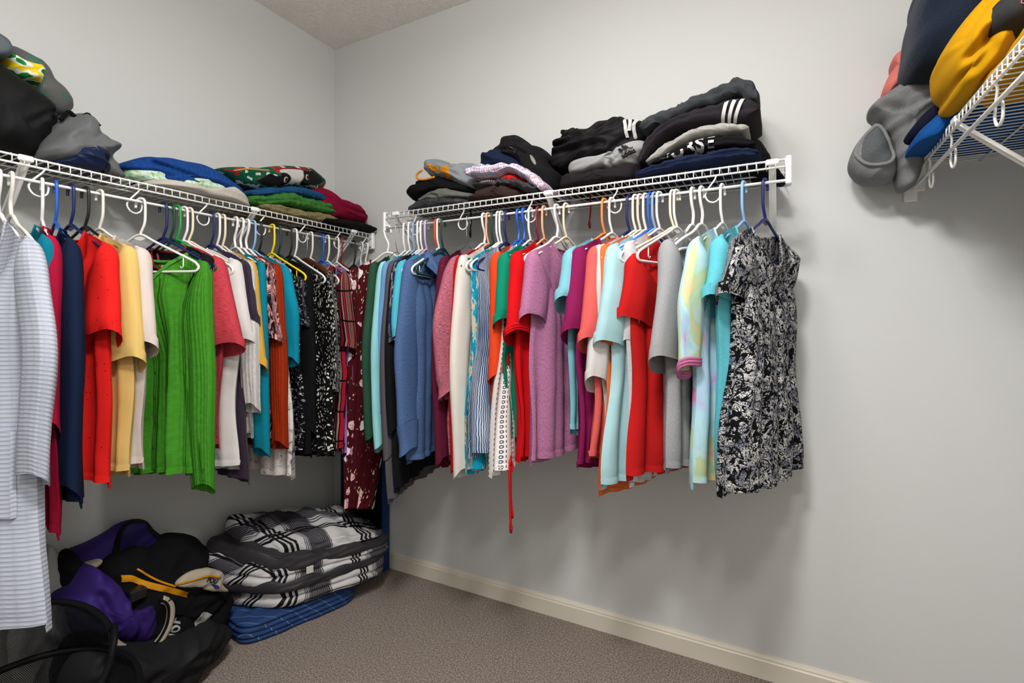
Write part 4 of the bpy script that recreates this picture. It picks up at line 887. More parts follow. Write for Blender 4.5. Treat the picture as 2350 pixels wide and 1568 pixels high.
# right hand stack on the back shelf
navy = thing_slab('folded_sweatshirt', Slab(S_navy, FY, .02, .315, 2, seed=1), fabric('1c2744'), 'navy folded sweatshirt at the bottom of the tall stack', 'sweatshirt', BS)
nz_ = Slab(S_nurse, FY, .02, .295, 2, seed=2, amp=.002, groove=.006)
nurse = thing_slab('folded_shirt', nz_, fabric('161518'), 'black folded shirt with white NURSE lettering in the tall stack', 'shirt', BS)
Ln = nz_.L[-1]
bind(lettering('NURSE', .047, lambda x, y, z: nz_.front(.012 + x*1.26, -.88 + y/.034*1.75, .001 + z), INK, 'lettering', None, .0012), nurse)
thing_slab('folded_sweatshirt', Slab(S_white, FY, .02, .285, 1, seed=3), fabric('d3cfc8', 'fuzzy', 'dedad3'), 'cream white folded sweatshirt above the NURSE shirt', 'sweatshirt', BS)
st = Slab(S_stripe, FY, .02, .28, 2, seed=4, groove=.008)
e = thing_slab('folded_track_jacket', st, fabric('2e2a2f'), 'charcoal folded track top with three white stripes', 'jacket', BS)
for i in range(3):
    l = np.linspace(0, .011, 3); f = np.linspace(-.93, .93, 22); Lq, Fq = np.meshgrid(l, f)
    G = st.front(st.L[-1]*.80 + i*.020 + Lq + Fq*.008, Fq, .0025)
    bind(MB().grid(G).build('stripe', INK, None), e)
thing_slab('folded_sweatshirt', Slab(S_gray, FY, .02, .27, 1, seed=5, amp=.005), fabric('3a3d40', 'heather', '4a4e52'), 'dark gray sweatshirt on top of the tall stack', 'sweatshirt', BS)
thing_pillow('black_sweatpants', Pillow(O_drape, FY, .03, .19, amp=.005, seed=6), fabric('121214'), 'black sweatpants sliding down behind the tall stack', 'pants', BS)
# middle of the back shelf
ad = Pillow(O_adidas, FY, .02, .30, p=3.4, amp=.005, freq=26, ang=.2, seed=8, creases=[([(1.645, 1.83), (1.655, 1.80), (1.64, 1.785)], .012, .008), ([(1.60, 1.775), (1.63, 1.80)], .006, .008)])
e = thing_pillow('folded_sweatshirt', ad, fabric('9b9b9d', 'heather', 'b4b4b5'), 'light gray folded sweatshirt with black three bar logo', 'sweatshirt', BS)
BLK = fabric('141316', 'smooth')
def adm(sc, u0, z0, an):
    ca, sa = math.cos(an), math.sin(an)
    return lambda x, y, z: ad.front(u0 + (x*ca - y*sa)*sc, z0 + (x*sa + y*ca)*sc, .009 + np.asarray(z)*0)
mp_ = adm(1.15, 1.684, 1.792, .45)
bind(lettering('adidas', .0172, mp_, BLK, 'lettering', None, .0006, .95), e)
for i, (h0, h1) in enumerate(((.010, .017), (.014, .024), (.018, .031))):
    x = .005 + i*.013; q = np.array([(x, .016), (x + .009, .016), (x + .009 - h1*.42, .016 + h1*.8), (x - .001 - h0*.42, .016 + h0)])
    xx = np.array([q[0], q[1], q[2], q[3]]); G = mp_(np.array([[xx[0, 0], xx[1, 0]], [xx[3, 0], xx[2, 0]]]), np.array([[xx[0, 1], xx[1, 1]], [xx[3, 1], xx[2, 1]]]), 0.)
    bind(MB().grid(G).build('logo_bar', BLK, None, smooth=False), e)
tk = Pillow(O_track, FY, .02, .25, p=3., amp=.012, freq=32, ang=.45, seed=9, creases=[([(1.43, 1.90), (1.52, 1.915), (1.60, 1.945), (1.63, 1.965)], .012, .008), ([(1.42, 1.93), (1.47, 1.925), (1.50, 1.94)], .010, .006), ([(1.37, 1.875), (1.50, 1.88), (1.60, 1.875)], .010, .008)], cen=(1.57, 1.90))
e = thing_pillow('track_pants', tk, fabric('1b1a1b', 'smooth'), 'crumpled black track pants with white side stripes', 'pants', BS)
for i, (a, b, c) in enumerate((((1.669, 1.967), (1.676, 1.935), (1.682, 1.885)), ((1.690, 1.960), (1.692, 1.935), (1.690, 1.905)), ((1.711, 1.950), (1.703, 1.92), (1.708, 1.88)))):
    q = cat([a, b, c], 8); Wd = .0052; G = np.array([tk.front(q[:, 0] + d, q[:, 1], .009) for d in (-Wd, 0, Wd)]); bind(MB().grid(G).build('stripe', INK, None), e)
thing_pillow('folded_pants', Pillow(O_charpants, FY, .02, .30, p=3.4, amp=.006, freq=34, ang=1.2, seed=10, zmin=ZB), fabric('262225'), 'dark charcoal folded pants under the gray logo sweatshirt', 'pants', BS)
jk = Pillow(O_jacket, FY, .03, .27, p=2.6, amp=.006, freq=24, ang=-.7, seed=11, creases=[([(1.19, 1.915), (1.26, 1.905), (1.30, 1.88)], .010, .006)])
e = thing_pillow('soft_shell_jacket', jk, fabric('1a191b'), 'black zipped jacket with a pale oval badge', 'jacket', BS)
def oval(c, a, b, an, n=14): return [(c[0] + a*math.cos(t)*math.cos(an) - b*math.sin(t)*math.sin(an), c[1] + a*math.cos(t)*math.sin(an) + b*math.sin(t)*math.cos(an)) for t in np.arange(n)/n*2*math.pi]
jc = jk.c
BD = (1.334, 1.852)
bind(patch(jk, oval(BD, .024, .0055, -1.05), fabric('8f8c86', 'smooth'), 'badge', None, .002), e)
bind(line3(jk, [(1.235, 1.915), (1.265, 1.90), (1.262, 1.882)], .0022, plastic('26262a'), 'zip_pull', None, .004), e)
thing_pillow('sweater', Pillow(O_navyb, FY, .03, .28, p=2.6, amp=.010, freq=30, ang=-.4, seed=12), fabric('17233a'), 'dark navy crumpled top under the black jacket', 'shirt', BS)
def f_plaids(t, uv):
    x, y, z = t.sep(uv); p = .042
    def st_(v, ph): return t.ramp(t.math('FRACT', t.math('ADD', t.math('DIVIDE', v, p), ph)), ((0, 'c9a0b4'), (.14, 'e9e3e6'), (.24, '6d7fb4'), (.36, 'e2e4ec'), (.48, '8aa8cc'), (.60, 'ece6e8'), (.7, 'b487a4'), (.86, 'e6dfe4')), 'CONSTANT')
    return t.mix(.5, st_(x, 0.), st_(y, .3)), t.noise(uv, 400)
PLD = fabric('', 'custom', key='plaidshirt', fn=f_plaids)
thing_slab('plaid_shirt', Slab(S_plaid, FY, .05, .315, 1, seed=13, amp=.006), PLD, 'pink, blue and white plaid shirt draped over the heap', 'shirt', BS)
def f_seq(t, uv): return t.mix(t.math('GREATER_THAN', t.vor(uv, 160), .35), '5a0a10', 'c41d20'), t.noise(uv, 300)
thing_pillow('red_sweater', Pillow(O_redsw, FY, .04, .29, amp=.006, seed=14), fabric('', 'custom', key='redknit', fn=f_seq), 'bright red and black knit top under the plaid shirt', 'shirt', BS)
thing_pillow('striped_shirt', Pillow(O_strp, FY, .04, .29, amp=.005, seed=15), fabric('', 'stripe', key='rwstripe', p=.008, v=1, stops=((0, 'd8d0cc'), (.45, '2a1c20'), (.7, '8c2024'))), 'narrow striped shirt squashed beside the red knit top', 'shirt', BS)
thing_slab('knit_scarf', Slab(S_gknit, FY, .04, .31, 1, seed=16, amp=.005), fabric('4a474a', 'knit'), 'dark gray ribbed knit top above the brown pants', 'sweater', BS)
br = Pillow(O_brown, FY, .03, .315, p=3.2, amp=.005, freq=28, ang=.3, seed=17, zmin=ZB - .004, creases=[([(1.19, 1.775), (1.205, 1.755), (1.19, 1.735)], .008, .005), ([(1.05, 1.765), (1.10, 1.745)], .006, .006)])
thing_pillow('folded_pants', br, fabric('3c2c29'), 'dark brown folded pants rolled at one end', 'pants', BS)
gt = Pillow(O_gtee, FY, .03, .28, p=2.6, amp=.007, freq=34, ang=-.5, seed=18, creases=[([(.86, 1.80), (.90, 1.775), (.96, 1.76)], .006, .006)])
e = thing_pillow('printed_shirt', gt, fabric('8d9498', 'smooth'), 'shiny gray shirt with orange printed shapes and white letters', 'shirt', BS)
c = gt.c; OR = fabric('e89420', 'smooth')
for (du, dz, a, b, an) in ((-.058, .012, .026, .010, -.35), (-.005, .000, .022, .012, .3), (.012, -.014, .012, .022, .4), (.030, .016, .014, .007, -.2), (-.085, .030, .016, .005, .1), (-.010, -.030, .030, .007, .25)):
    o = np.array(oval((c[0] + du, c[1] + dz), a, b, an, 16)); o += np.random.RandomState(abs(int(1000*a) + int(du*1000))).uniform(-.0035, .0035, o.shape); bind(patch(gt, o, OR, 'print', None, .002), e)
bind(lettering('I HATE', .020, lambda x, y, z: gt.front(c[0] - .01 + x*.95 + y*.2, c[1] - .052 - x*.18 + y, .0025), INK, 'lettering', None, .0006), e)
bind(lettering('HATE', .016, lambda x, y, z: gt.front(c[0] - .055 + x + y*.2, c[1] - .022 - x*.25 + y, .0025), INK, 'lettering', None, .0006), e)
q = cat(O_strap, 6); bind(MB().tube(FY(q[:, 0], q[:, 1], np.full(len(q), .275)), .0045, 6).build('neck_strap', OR, None), e)
thing_pillow('folded_sweatpants', Pillow(O_blk, FY, .02, .27, p=2.8, amp=.007, freq=24, ang=-.2, seed=19), fabric('121113'), 'black folded sweatpants under the gray printed shirt', 'pants', BS)
thing_pillow('folded_pants', Pillow(O_sage, FY, .02, .285, p=3., amp=.006, freq=34, ang=.2, seed=20, creases=[([(.80, 1.772), (.86, 1.778), (.90, 1.765)], .008, .006)]), fabric('6d7068'), 'sage gray folded pants beneath the black sweatpants', 'pants', BS)
thing_pillow('snow_pants', Pillow(O_puff, FY, .02, .30, p=3.2, amp=.007, freq=40, ang=1.0, seed=21, zmin=ZB), fabric('3d3d42', 'puffy'), 'slate gray padded pants at the bottom of the heap by the corner', 'pants', BS)
for x, z0, z1, cc, lab in ((1.533, 1.716, 1.61, '6a1016', 'dark red drawstring hanging through the wire shelf'), (1.012, 1.716, 1.62, '141416', 'black tassel cord hanging through the wire shelf')):
    m = MB(); m.tube(cat([(x, -.2, z0), (x + .003, -.2, (z0 + z1)/2), (x - .002, -.2, z1)], 5), .0028, 6); e = empty('drawstring', (x, -.2, z1), 0, lab, 'cord')
    bind(m.build('cord', fabric(cc), None), e); bind(MB().tube([(x - .002, -.2, z1 + .006), (x - .002, -.2, z1 - .006), (x, -.2, z1 - .022)], [.004, .0055, .003], 6).build('knot', fabric(cc), None), e)
# left shelf
thing_pillow('storage_box', Pillow(O_boxl, FX, .03, .26, p=6, amp=.0005, seed=30), plastic('4a5358', .6), 'dark gray box behind the black tote bag', 'box', LS)
tt_ = Pillow(O_tote, FX, .03, .29, p=3.2, amp=.007, freq=16, ang=1.0, seed=31, zmin=ZL, creases=[([(-1.30, 1.83), (-1.27, 1.90)], .006, .006), ([(-1.36, 1.80), (-1.30, 1.86)], .006, .006), ([(-1.28, 1.76), (-1.30, 1.84)], .006, .006)])
e = thing_pillow('tote_bag', tt_, fabric('161617', 'smooth'), 'large black fabric tote bag full of things', 'bag', LS)
def f_plas(t, uv): return t.ramp(t.noise(t.warp(uv, .03, 20), 22, 1), ((.3, '1f7a34'), (.44, 'dfe3d8'), (.5, 'e6c816'), (.60, 'ecd21c'), (.66, 'e2641c')), 'CONSTANT'), None
thing_pillow('plastic_bag', Pillow(O_bagy, FX, .08, .24, amp=.006, freq=40, seed=32), fabric('', 'custom', key='plasbag', fn=f_plas, rough=.35), 'green, white and yellow plastic bag poking out of the tote', 'bag', LS)
def f_mesh(t, uv):
    d = t.vor(uv, 200, rand=0); n = t.noise(uv, 14, 2); return t.mix(t.math('MULTIPLY', t.math('GREATER_THAN', n, .54), t.math('LESS_THAN', d, .42)), t.mix(n, '4b4c4b', '6a6a68'), '18705a'), d
thing_pillow('tarp_bag', Pillow(O_mesh, FX, .02, .18, amp=.006, freq=18, seed=33), fabric('', 'custom', key='meshbag', fn=f_mesh, rough=.4), 'gray bag with green honeycomb print behind the tote', 'bag', LS)
gb = Pillow(O_gbag, FX, .02, .30, p=2.8, amp=.016, freq=30, ang=.8, seed=34, zmin=ZL)
e = thing_pillow('drawstring_bag', gb, fabric('6f7072', 'puffy'), 'shiny gray crumpled bag with black straps', 'bag', LS)
q = cat(O_bstrap, 6); 
bind(MB().tube(FX(q[:, 0], q[:, 1], np.full(len(q), .27)), .006, 6).build('strap', fabric('0f0f10'), None), e)
pc = gb.c; bind(MB().tube(FX(*np.array(oval((pc[0] - .01, pc[1] + .085), .016, .010, 1.2)).T, np.full(14, .285)), .002, 6, closed=True).build('cord_loop', fabric('0f0f10'), None), e)
pu = Pillow(O_pouch, FX, .10, .318, p=2.6, amp=.008, freq=38, ang=-.3, seed=35, zmin=ZL + .002)
e = thing_pillow('drawstring_pouch', pu, fabric('1d2b4a', 'puffy'), 'shiny navy pouch tucked into the gray bag', 'pouch', LS)
c = pu.c; bind(patch(pu, [(c[0] + .035, c[1] + .02), (c[0] + .052, c[1] + .026), (c[0] + .058, c[1] - .03), (c[0] + .035, c[1] - .036)], fabric('131314'), 'webbing', None, .003), e)
def f_mint(t, uv): return t.ramp(t.noise(uv, 70, 3), ((.35, '7fb488'), (.48, 'b9d8b4'), (.56, 'dfe6d0'), (.68, '9fc8dc'))), t.noise(uv, 160, 4)
thing_pillow('fuzzy_blanket', Pillow(O_mint, FX, .03, .26, amp=.008, freq=30, seed=36, zmin=ZL), fabric('', 'custom', key='mint', fn=f_mint, bs=.9), 'mint green and white fuzzy blanket under the blue knit', 'blanket', LS)
bk = Pillow(O_bknit, FX, .03, .265, p=3., amp=.008, freq=16, ang=-.25, seed=37, creases=[([(-1.02, 1.79), (-.93, 1.775), (-.84, 1.77), (-.78, 1.765)], .016, .008), ([(-.96, 1.765), (-.86, 1.745)], .010, .008), ([(-.80, 1.775), (-.72, 1.745)], .010, .008)])
thing_pillow('knit_sweater', bk, fabric('1c4a94', 'knit', rib=380), 'royal blue chunky knit sweater heaped on the left shelf', 'sweater', LS)
thing_pillow('fleece_blanket', Pillow(O_cream, FX, .05, .325, p=3., amp=.006, freq=20, ang=-.3, seed=38, zmin=ZL), fabric('f0e6d6', 'fuzzy', 'fbf3e6'), 'cream fluffy fleece below the royal blue knit sweater', 'blanket', LS)
xm = Pillow(O_xmas, FX, .03, .28, p=3., amp=.004, freq=22, ang=-.1, seed=39)
def f_xm(t, uv):
    w1 = t.warp(uv, .01, 30); r = t.noise(w1, 30, 1); d = t.vor(uv, 150, rand=0)
    a = t.mix(t.math('MULTIPLY', t.math('GREATER_THAN', r, .60), t.math('LESS_THAN', d, .5)), '11533c', 'dcdcd4')
    return t.mix(t.math('MULTIPLY', t.math('LESS_THAN', r, .38), t.math('LESS_THAN', d, .5)), a, 'b01c22'), t.noise(uv, 400)
e = thing_pillow('holiday_sweater', xm, fabric('', 'custom', key='xmas', fn=f_xm), 'green holiday sweater with a black and white dog face', 'sweater', LS)
XB, XW = fabric('141316', 'smooth'), fabric('cfccc6', 'smooth')
bind(patch(xm, [(-.548, 1.893), (-.503, 1.91), (-.431, 1.922), (-.434, 1.885), (-.444, 1.868), (-.444, 1.853), (-.484, 1.849), (-.518, 1.836), (-.503, 1.853), (-.501, 1.872), (-.52, 1.884), (-.547, 1.879)], XW, 'white_blaze', None, .0015), e)
bind(patch(xm, [(-.655, 1.814), (-.629, 1.839), (-.598, 1.863), (-.574, 1.859), (-.544, 1.863), (-.537, 1.832), (-.574, 1.818), (-.607, 1.803), (-.631, 1.803), (-.649, 1.806)], XB, 'ear_patch', None, .002), e)
bind(patch(xm, [(-.547, 1.877), (-.52, 1.884), (-.502, 1.87), (-.506, 1.848), (-.527, 1.834), (-.544, 1.838)], XB, 'eye_patch', None, .0025), e)
bind(patch(xm, [(-.431, 1.92), (-.403, 1.926), (-.376, 1.938), (-.349, 1.938), (-.312, 1.913), (-.349, 1.883), (-.403, 1.864), (-.441, 1.858), (-.444, 1.872), (-.431, 1.89)], XB, 'eye_patch', None, .0025), e)
for (cu, cz) in ((-.525, 1.856), (-.414, 1.896)):
    bind(patch(xm, oval((cu, cz), .009, .012, 0), fabric('d9d6d0', 'smooth'), 'eye', None, .0040), e); bind(patch(xm, oval((cu + .001, cz), .0065, .009, 0), fabric('7a3a14', 'smooth'), 'iris', None, .0055), e); bind(patch(xm, oval((cu + .001, cz), .0035, .005, 0), XB, 'pupil', None, .0068), e)
for pts, cc, nm in (([(-.567, 1.890), (-.479, 1.922), (-.428, 1.928), (-.38, 1.94)], 'b01c22', 'red_trim'), ([(-.729, 1.845), (-.693, 1.858), (-.657, 1.865), (-.60, 1.876)], 'c9955c', 'tan_trim')):
    bind(line3(xm, pts, .004, fabric(cc), nm, None, .000), e)
thing_slab('folded_sweater', Slab(S_bfold, FX, .03, .285, 1, seed=41, amp=.003), fabric('1d527f', 'knit', rib=260), 'steel blue ribbed folded sweater under the dog sweater', 'sweater', LS)
thing_slab('folded_sweater', Slab(S_gfold, FX, .03, .30, 2, seed=42, amp=.005), fabric('3f7a35', 'knit', rib=220), 'green cable knit folded sweater below the blue ribbed one', 'sweater', LS)
thing_slab('folded_sweater', Slab(S_khaki, FX, .03, .30, 1, seed=43, amp=.004), fabric('8a7f58', 'knit', rib=240), 'khaki knit folded sweater at the bottom of the stack', 'sweater', LS)
O_mag = [(min(a - .034, -.012), b) for a, b in O_mag]; S_blkf = [(a - .034, b, c) for a, b, c in S_blkf]
thing_pillow('knit_sweater', Pillow(O_mag, FX, .05, .31, p=2.8, amp=.008, freq=26, ang=-.5, seed=44, zmin=ZL + .03, creases=[([(-.20, 1.80), (-.12, 1.79), (-.06, 1.80)], .008, .007)]), fabric('860c33', 'knit', rib=500), 'magenta knit sweater draped near the corner', 'sweater', LS)
thing_slab('folded_sweater', Slab(S_blkf, FX, .05, .32, 1, seed=45, amp=.003), fabric('131315'), 'black folded sweater under the magenta one', 'sweater', LS)
# corner shelf by the right wall
hd = Pillow(O_hoodie, FY, .01, .20, p=2.6, amp=.010, freq=26, ang=.6, seed=50, creases=[([(2.42, 1.86), (2.47, 1.845), (2.52, 1.87)], .014, .009), ([(2.43, 1.90), (2.50, 1.92), (2.55, 1.90)], .008, .008)])
e = thing_pillow('gray_hoodie', hd, fabric('77787a', 'heather', '8b8c8d'), 'light gray hoodie with its hood drooping off the corner shelf', 'hoodie', RS)
hp = Pillow(O_hood, FY, .02, .19, p=2.6, amp=.005, freq=20, ang=.9, seed=51)
bind(hp.build('hood', fabric('7d7e80', 'heather', '929394')), e)
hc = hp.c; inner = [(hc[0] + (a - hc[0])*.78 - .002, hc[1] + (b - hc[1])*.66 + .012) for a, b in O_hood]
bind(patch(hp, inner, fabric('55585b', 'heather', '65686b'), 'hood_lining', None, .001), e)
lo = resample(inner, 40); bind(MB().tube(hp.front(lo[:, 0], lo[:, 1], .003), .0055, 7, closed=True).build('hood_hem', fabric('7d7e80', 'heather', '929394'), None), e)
thing_pillow('pink_sweatshirt', Pillow(O_coral, FY, .01, .13, amp=.008, freq=34, ang=.9, seed=52), fabric('e8837a'), 'coral pink sweatshirt peeking out behind the navy fleece', 'sweatshirt', RS)
thing_pillow('fleece_jacket', Pillow(O_fleece, FY, .05, .36, p=3., amp=.012, freq=13, ang=1.0, seed=53, creases=[([(2.58, 2.10), (2.60, 2.05), (2.65, 2.02)], .014, .012)]), fabric('172438', 'fuzzy', '1f2f46'), 'dark navy fleece hanging over the shelf above the gray hoodie', 'jacket', RS)
yl = Pillow(O_yellow, FY, .30, .60, p=2.8, amp=.009, freq=22, ang=.9, seed=54, creases=[([(2.505, 1.80), (2.55, 1.845), (2.59, 1.88)], .014, .008), ([(2.51, 1.775), (2.53, 1.80), (2.525, 1.83)], .012, .008), ([(2.49, 1.84), (2.53, 1.90), (2.57, 1.935)], .007, .007)])
thing_pillow('yellow_hoodie', yl, fabric('d29a0c'), 'mustard yellow hoodie bulging over the wire shelf edge', 'hoodie', RS)
cp = Pillow(O_charp, FY, .50, .66, p=2.6, amp=.003, freq=20, seed=55)
e = thing_pillow('printed_sweatshirt', cp, fabric('3b3b3d'), 'charcoal sweatshirt with pink swirl print on top of yellow hoodie', 'sweatshirt', RS)
c = cp.c; rs_ = np.random.RandomState(4)
for i in range(18):
    a0 = rs_.uniform(0, 6.28); p0 = np.array([c[0] + rs_.uniform(-.010, .020), c[1] + rs_.uniform(-.006, .018)]); pts = [p0]
    for j in range(5): a0 += rs_.uniform(.4, 1.7); pts.append(pts[-1] + .0042*np.array([math.cos(a0), math.sin(a0)]))
    bind(line3(cp, pts, .0011, fabric('c9848c'), 'swirl', None, .002, 4), e)
thing_pillow('navy_sweatshirt', Pillow(O_rnavy, FY, .10, .30, amp=.006, freq=26, ang=.8, seed=56), fabric('14182e'), 'dark navy folded top between gray hoodie and blue one', 'shirt', RS)
thing_pillow('blue_sweatshirt', Pillow(O_rblue, FY, .12, .36, amp=.006, freq=26, ang=.8, seed=57, zmin=ZR - .02), fabric('15539a'), 'royal blue sweatshirt overhanging the corner shelf edge', 'sweatshirt', RS)
def cushion(name, quad, z0, zt, mat, label, catg, bulge=.02, amp=.006, seed=0, parent=None, layers=0, nu=40, nv=28, freq=14, group=None, quilt=0.):
    """a soft flat stack: footprint quad A B C D (front left, front right, back right, back left), corner heights zt above z0"""
    A_, B_, C_, D_ = [np.array(q, float) for q in quad]
    uu = np.linspace(0, 1, nu); rows = []
    prof = np.linspace(-math.pi/2, math.pi/2, nv)
    n = 4*nu
    per = np.concatenate([np.stack([uu, 0*uu], -1)[:-1], np.stack([0*uu + 1, uu], -1)[:-1], np.stack([1 - uu, 0*uu + 1], -1)[:-1], np.stack([0*uu, 1 - uu], -1)[:-1]])
    per = .5 + (per - .5)
    # round the corners
    q = per*2 - 1; rr = np.maximum((np.abs(q)**6).sum(1)**(1/6), 1e-6); per = .5 + q/rr[:, None]/2
    def XY(u, v): return ((1-u)*(1-v))[..., None]*A_ + (u*(1-v))[..., None]*B_ + (u*v)[..., None]*C_ + ((1-u)*v)[..., None]*D_
    def ZT(u, v): return (1-u)*(1-v)*zt[0] + u*(1-v)*zt[1] + u*v*zt[2] + (1-u)*v*zt[3] + bulge*16*u*(1-u)*v*(1-v)
    G = []; UV = []
    ang = np.concatenate([np.linspace(-math.pi/2, math.pi/2, 22)])
    ring_def = [(s_, 0.) for s_ in (.001, .5, .85)] + [(.92 + .08*math.cos(a), (math.sin(a)+1)/2) for a in ang] + [(s_, 1.) for s_ in (.88, .78, .66, .54, .42, .30, .2, .1, .001)]
    for s_, h in ring_def:
        p = .5 + (per - .5)*s_; u, v = p[:, 0], p[:, 1]
        xy = XY(u, v); top = ZT(u, v)
        nz = amp*sn(u*freq, v*freq, seed + 3, 6) + amp*.6*sn(u*freq*2.3, v*freq*2.3 + h*6, seed + 4, 6)
        if quilt: nz = nz - quilt*(np.abs(np.sin(u*9.4))*np.abs(np.sin(v*9.4)) < .16)*1.
        g = 0
        if layers > 1 and 0 < h < 1:
            g = sum(np.exp(-((h - l/layers)/(.10/layers*2))**2) for l in range(1, layers))
        ctr = XY(np.array([.5]), np.array([.5])); out = xy - ctr; out /= np.linalg.norm(out, axis=1)[:, None] + 1e-9
        xy = xy + out*(nz*.7*(1 if 0 < h < 1 else 0) - .014*g)[:, None]
        z = z0 + (top - z0)*h + nz*h
        z = np.maximum(z, z0)
        G.append(np.concatenate([xy, z[:, None]], -1)); UV.append(np.stack([u*np.linalg.norm(B_ - A_) + (1 - h)*.0, v*np.linalg.norm(D_ - A_) - (1 - h)*(top - z0)], -1))
    m = MB().grid(np.array(G), np.array(UV), wrap=True)
    o = m.build(name if parent is None else name, mat)
    if parent is not None: return bind(o, parent)
    return tag(o, label, catg, group)
e = empty('folded_clothes', (2.66, -.25, ZR), 0, 'royal blue folded clothes lying flat on the corner shelf wires', 'clothes', RS)
cushion('folded_layer', ((2.53, -.40), (2.80, -.40), (2.80, -.04), (2.53, -.04)), ZR, (1.76,)*4, fabric('15539a'), None, None, .01, .004, 60, e)
e = empty('folded_clothes', (2.66, -.65, ZR), 0, 'yellow folded clothes lying flat on the corner shelf wires', 'clothes', RS)
cushion('folded_layer', ((2.53, -.95), (2.80, -.95), (2.80, -.43), (2.53, -.43)), ZR, (1.76,)*4, fabric('d29a0c'), None, None, .01, .004, 61, e)

# ---------------------------------------------------------------- on the floor
def f_plaid(t, uv):
    x, y, z = t.sep(t.warp(uv, .02, 9)); p = .30
    def st_(v, ph):
        f = t.math('FRACT', t.math('ADD', t.math('DIVIDE', v, p), ph))
        big = t.ramp(f, ((0, 1.), (.33, .02), (.36, .85), (.385, .02), (.415, .85), (.44, .02), (.47, .9), (.62, .45), (.9, 1.)), 'CONSTANT')
        fine = t.math('GREATER_THAN', t.math('SINE', t.math('MULTIPLY', v, 900)), -.1)
        inz = t.math('MULTIPLY', t.math('GREATER_THAN', f, .56), t.math('LESS_THAN', f, .93))
        return t.math('MULTIPLY', t.sep(big)[0], t.math('SUBTRACT', 1., t.math('MULTIPLY', inz, t.math('MULTIPLY', fine, .72))))
    v = t.math('MULTIPLY', st_(x, .28), st_(y, .1)); 
    return t.ramp(v, ((0, '0c0b0e'), (.12, '242226'), (.45, '65636a'), (.8, 'a5a3a5'), (1., 'c2c0c0'))), t.noise(uv, 12, 3)
PL = fabric('', 'custom', key='comforter', fn=f_plaid, rough=.55, bs=.5)
GL = fabric('3b393d', 'puffy')
FLG = 'things heaped on the carpet by the left wall'
e = empty('plaid_comforter', (.3, -.45, .09), 0, 'black, gray and white plaid comforter folded in thick layers on the floor', 'comforter', FLG)
A0, B0, C0, D0 = (.41, -.63), (.592, -.19), (.20, -.085), (.045, -.80)
def q_(da, db, dc, dd): return [tuple(np.array(p) + np.array(d)) for p, d in zip((A0, B0, C0, D0), (da, db, dc, dd))]
cushion('folded_layer', q_((.0, .0), (-.01, -.01), (0, 0), (0, .02)), .095, (.165, .165, .20, .20), PL, None, None, .01, .010, 71, e, 2)
cushion('lining_layer', q_((.01, -.02), (-.02, -.02), (0, 0), (0, -.01)), .16, (.20, .195, .23, .26), GL, None, None, .01, .010, 72, e)
cushion('folded_layer', q_((-.02, -.03), (.0, -.0), (0, 0), (0, -.03)), .19, (.25, .235, .27, .33), PL, None, None, .012, .012, 73, e, 2)
cushion('lining_layer', q_((.0, .0), (.005, .0), (0, 0), (.0, .02)), .235, (.285, .255, .29, .38), GL, None, None, .012, .010, 74, e)
cushion('folded_layer', q_((-.03, .03), (-.02, -.01), (0, -.01), (.01, .10)), .27, (.325, .275, .30, .445), PL, None, None, .045, .014, 75, e, quilt=.006)
m = MB().box(-.014, .014, -.002, .002, -.03, 0, .001); o = m.build('care_label', fabric('dcdad4', 'smooth'), e, smooth=False); o.location = (.15, -.09, .155); o.rotation_euler = (0, 0, R(65))
def f_bl(t, uv):
    x, y, z = t.sep(t.warp(uv, .01, 12)); g = t.math('LESS_THAN', t.math('FRACT', t.math('DIVIDE', t.math('ADD', x, y), .06)), .05); return t.mix(g, t.mix(t.noise(uv, 6), '20365f', '2c4674'), '5b759f'), t.noise(uv, 30)
e = empty('quilted_blanket', (.3, -.5, 0), 0, 'dark blue folded quilt under the plaid comforter', 'blanket', FLG)
cushion('folded_stack', ((.36, -.775), (.50, -.30), (.12, -.20), (.05, -.72)), .002, (.085, .085, .09, .09), fabric('', 'custom', key='bluequilt', fn=f_bl, rough=.6), None, None, .006, .007, 77, e, 4)
e = empty('storage_case', (.262, -.04, 0), 0, 'tall black case with blue sides standing in the corner', 'case', FLG)
MB().box(-.135, .135, -.03, .025, .0, .86, .010).build('case_body', fabric('08080a', 'smooth'), e, smooth=False)
for s_ in (-1, 1): MB().box(s_*.142 - .006, s_*.142 + .006, -.028, .023, .0, .85, .005).build('side_panel', fabric('1c3f74', 'smooth'), e, smooth=False)
PUR, PUR2, BK2, TAN, YEL = fabric('37256f', 'smooth'), fabric('1e1648', 'smooth'), fabric('0f0f11'), fabric('b8ac98', 'smooth'), fabric('d08e12', 'smooth')
O_bpk2 = O_bpk[:-3] + [(-.95, .12), (-.98, .01), (-1.2, .01), (-1.235, .2)]
bp = Pillow(O_bpk2, FX, .02, .16, p=2.8, amp=.008, freq=18, ang=.5, seed=80)
e = thing_pillow('backpack', bp, PUR, 'purple backpack with open black edged flap leaning on the wall', 'bag', FLG)
fl = Pillow(O_flap, FX, .13, .17, p=3., amp=.004, freq=16, seed=81); bind(fl.build('flap', PUR2), e)
fo = resample(O_flap, 44); bind(MB().tube(FX(fo[:, 0], fo[:, 1], np.full(44, .155)), .010, 7, closed=True).build('flap_binding', BK2, None), e)
bs_ = Pillow(O_bstr, FX, .06, .20, p=2.6, amp=.006, freq=20, seed=82); bind(bs_.build('side_panel', BK2), e)
bind(Pillow(O_tanp, FX, .17, .215, amp=.002, seed=83).build('tan_panel', TAN), e)
O_bb = O_blackbag[:9] + [(-.752, .10), (-.775, .015), (-.95, .008), (-1.10, .01)] + O_blackbag[-2:]
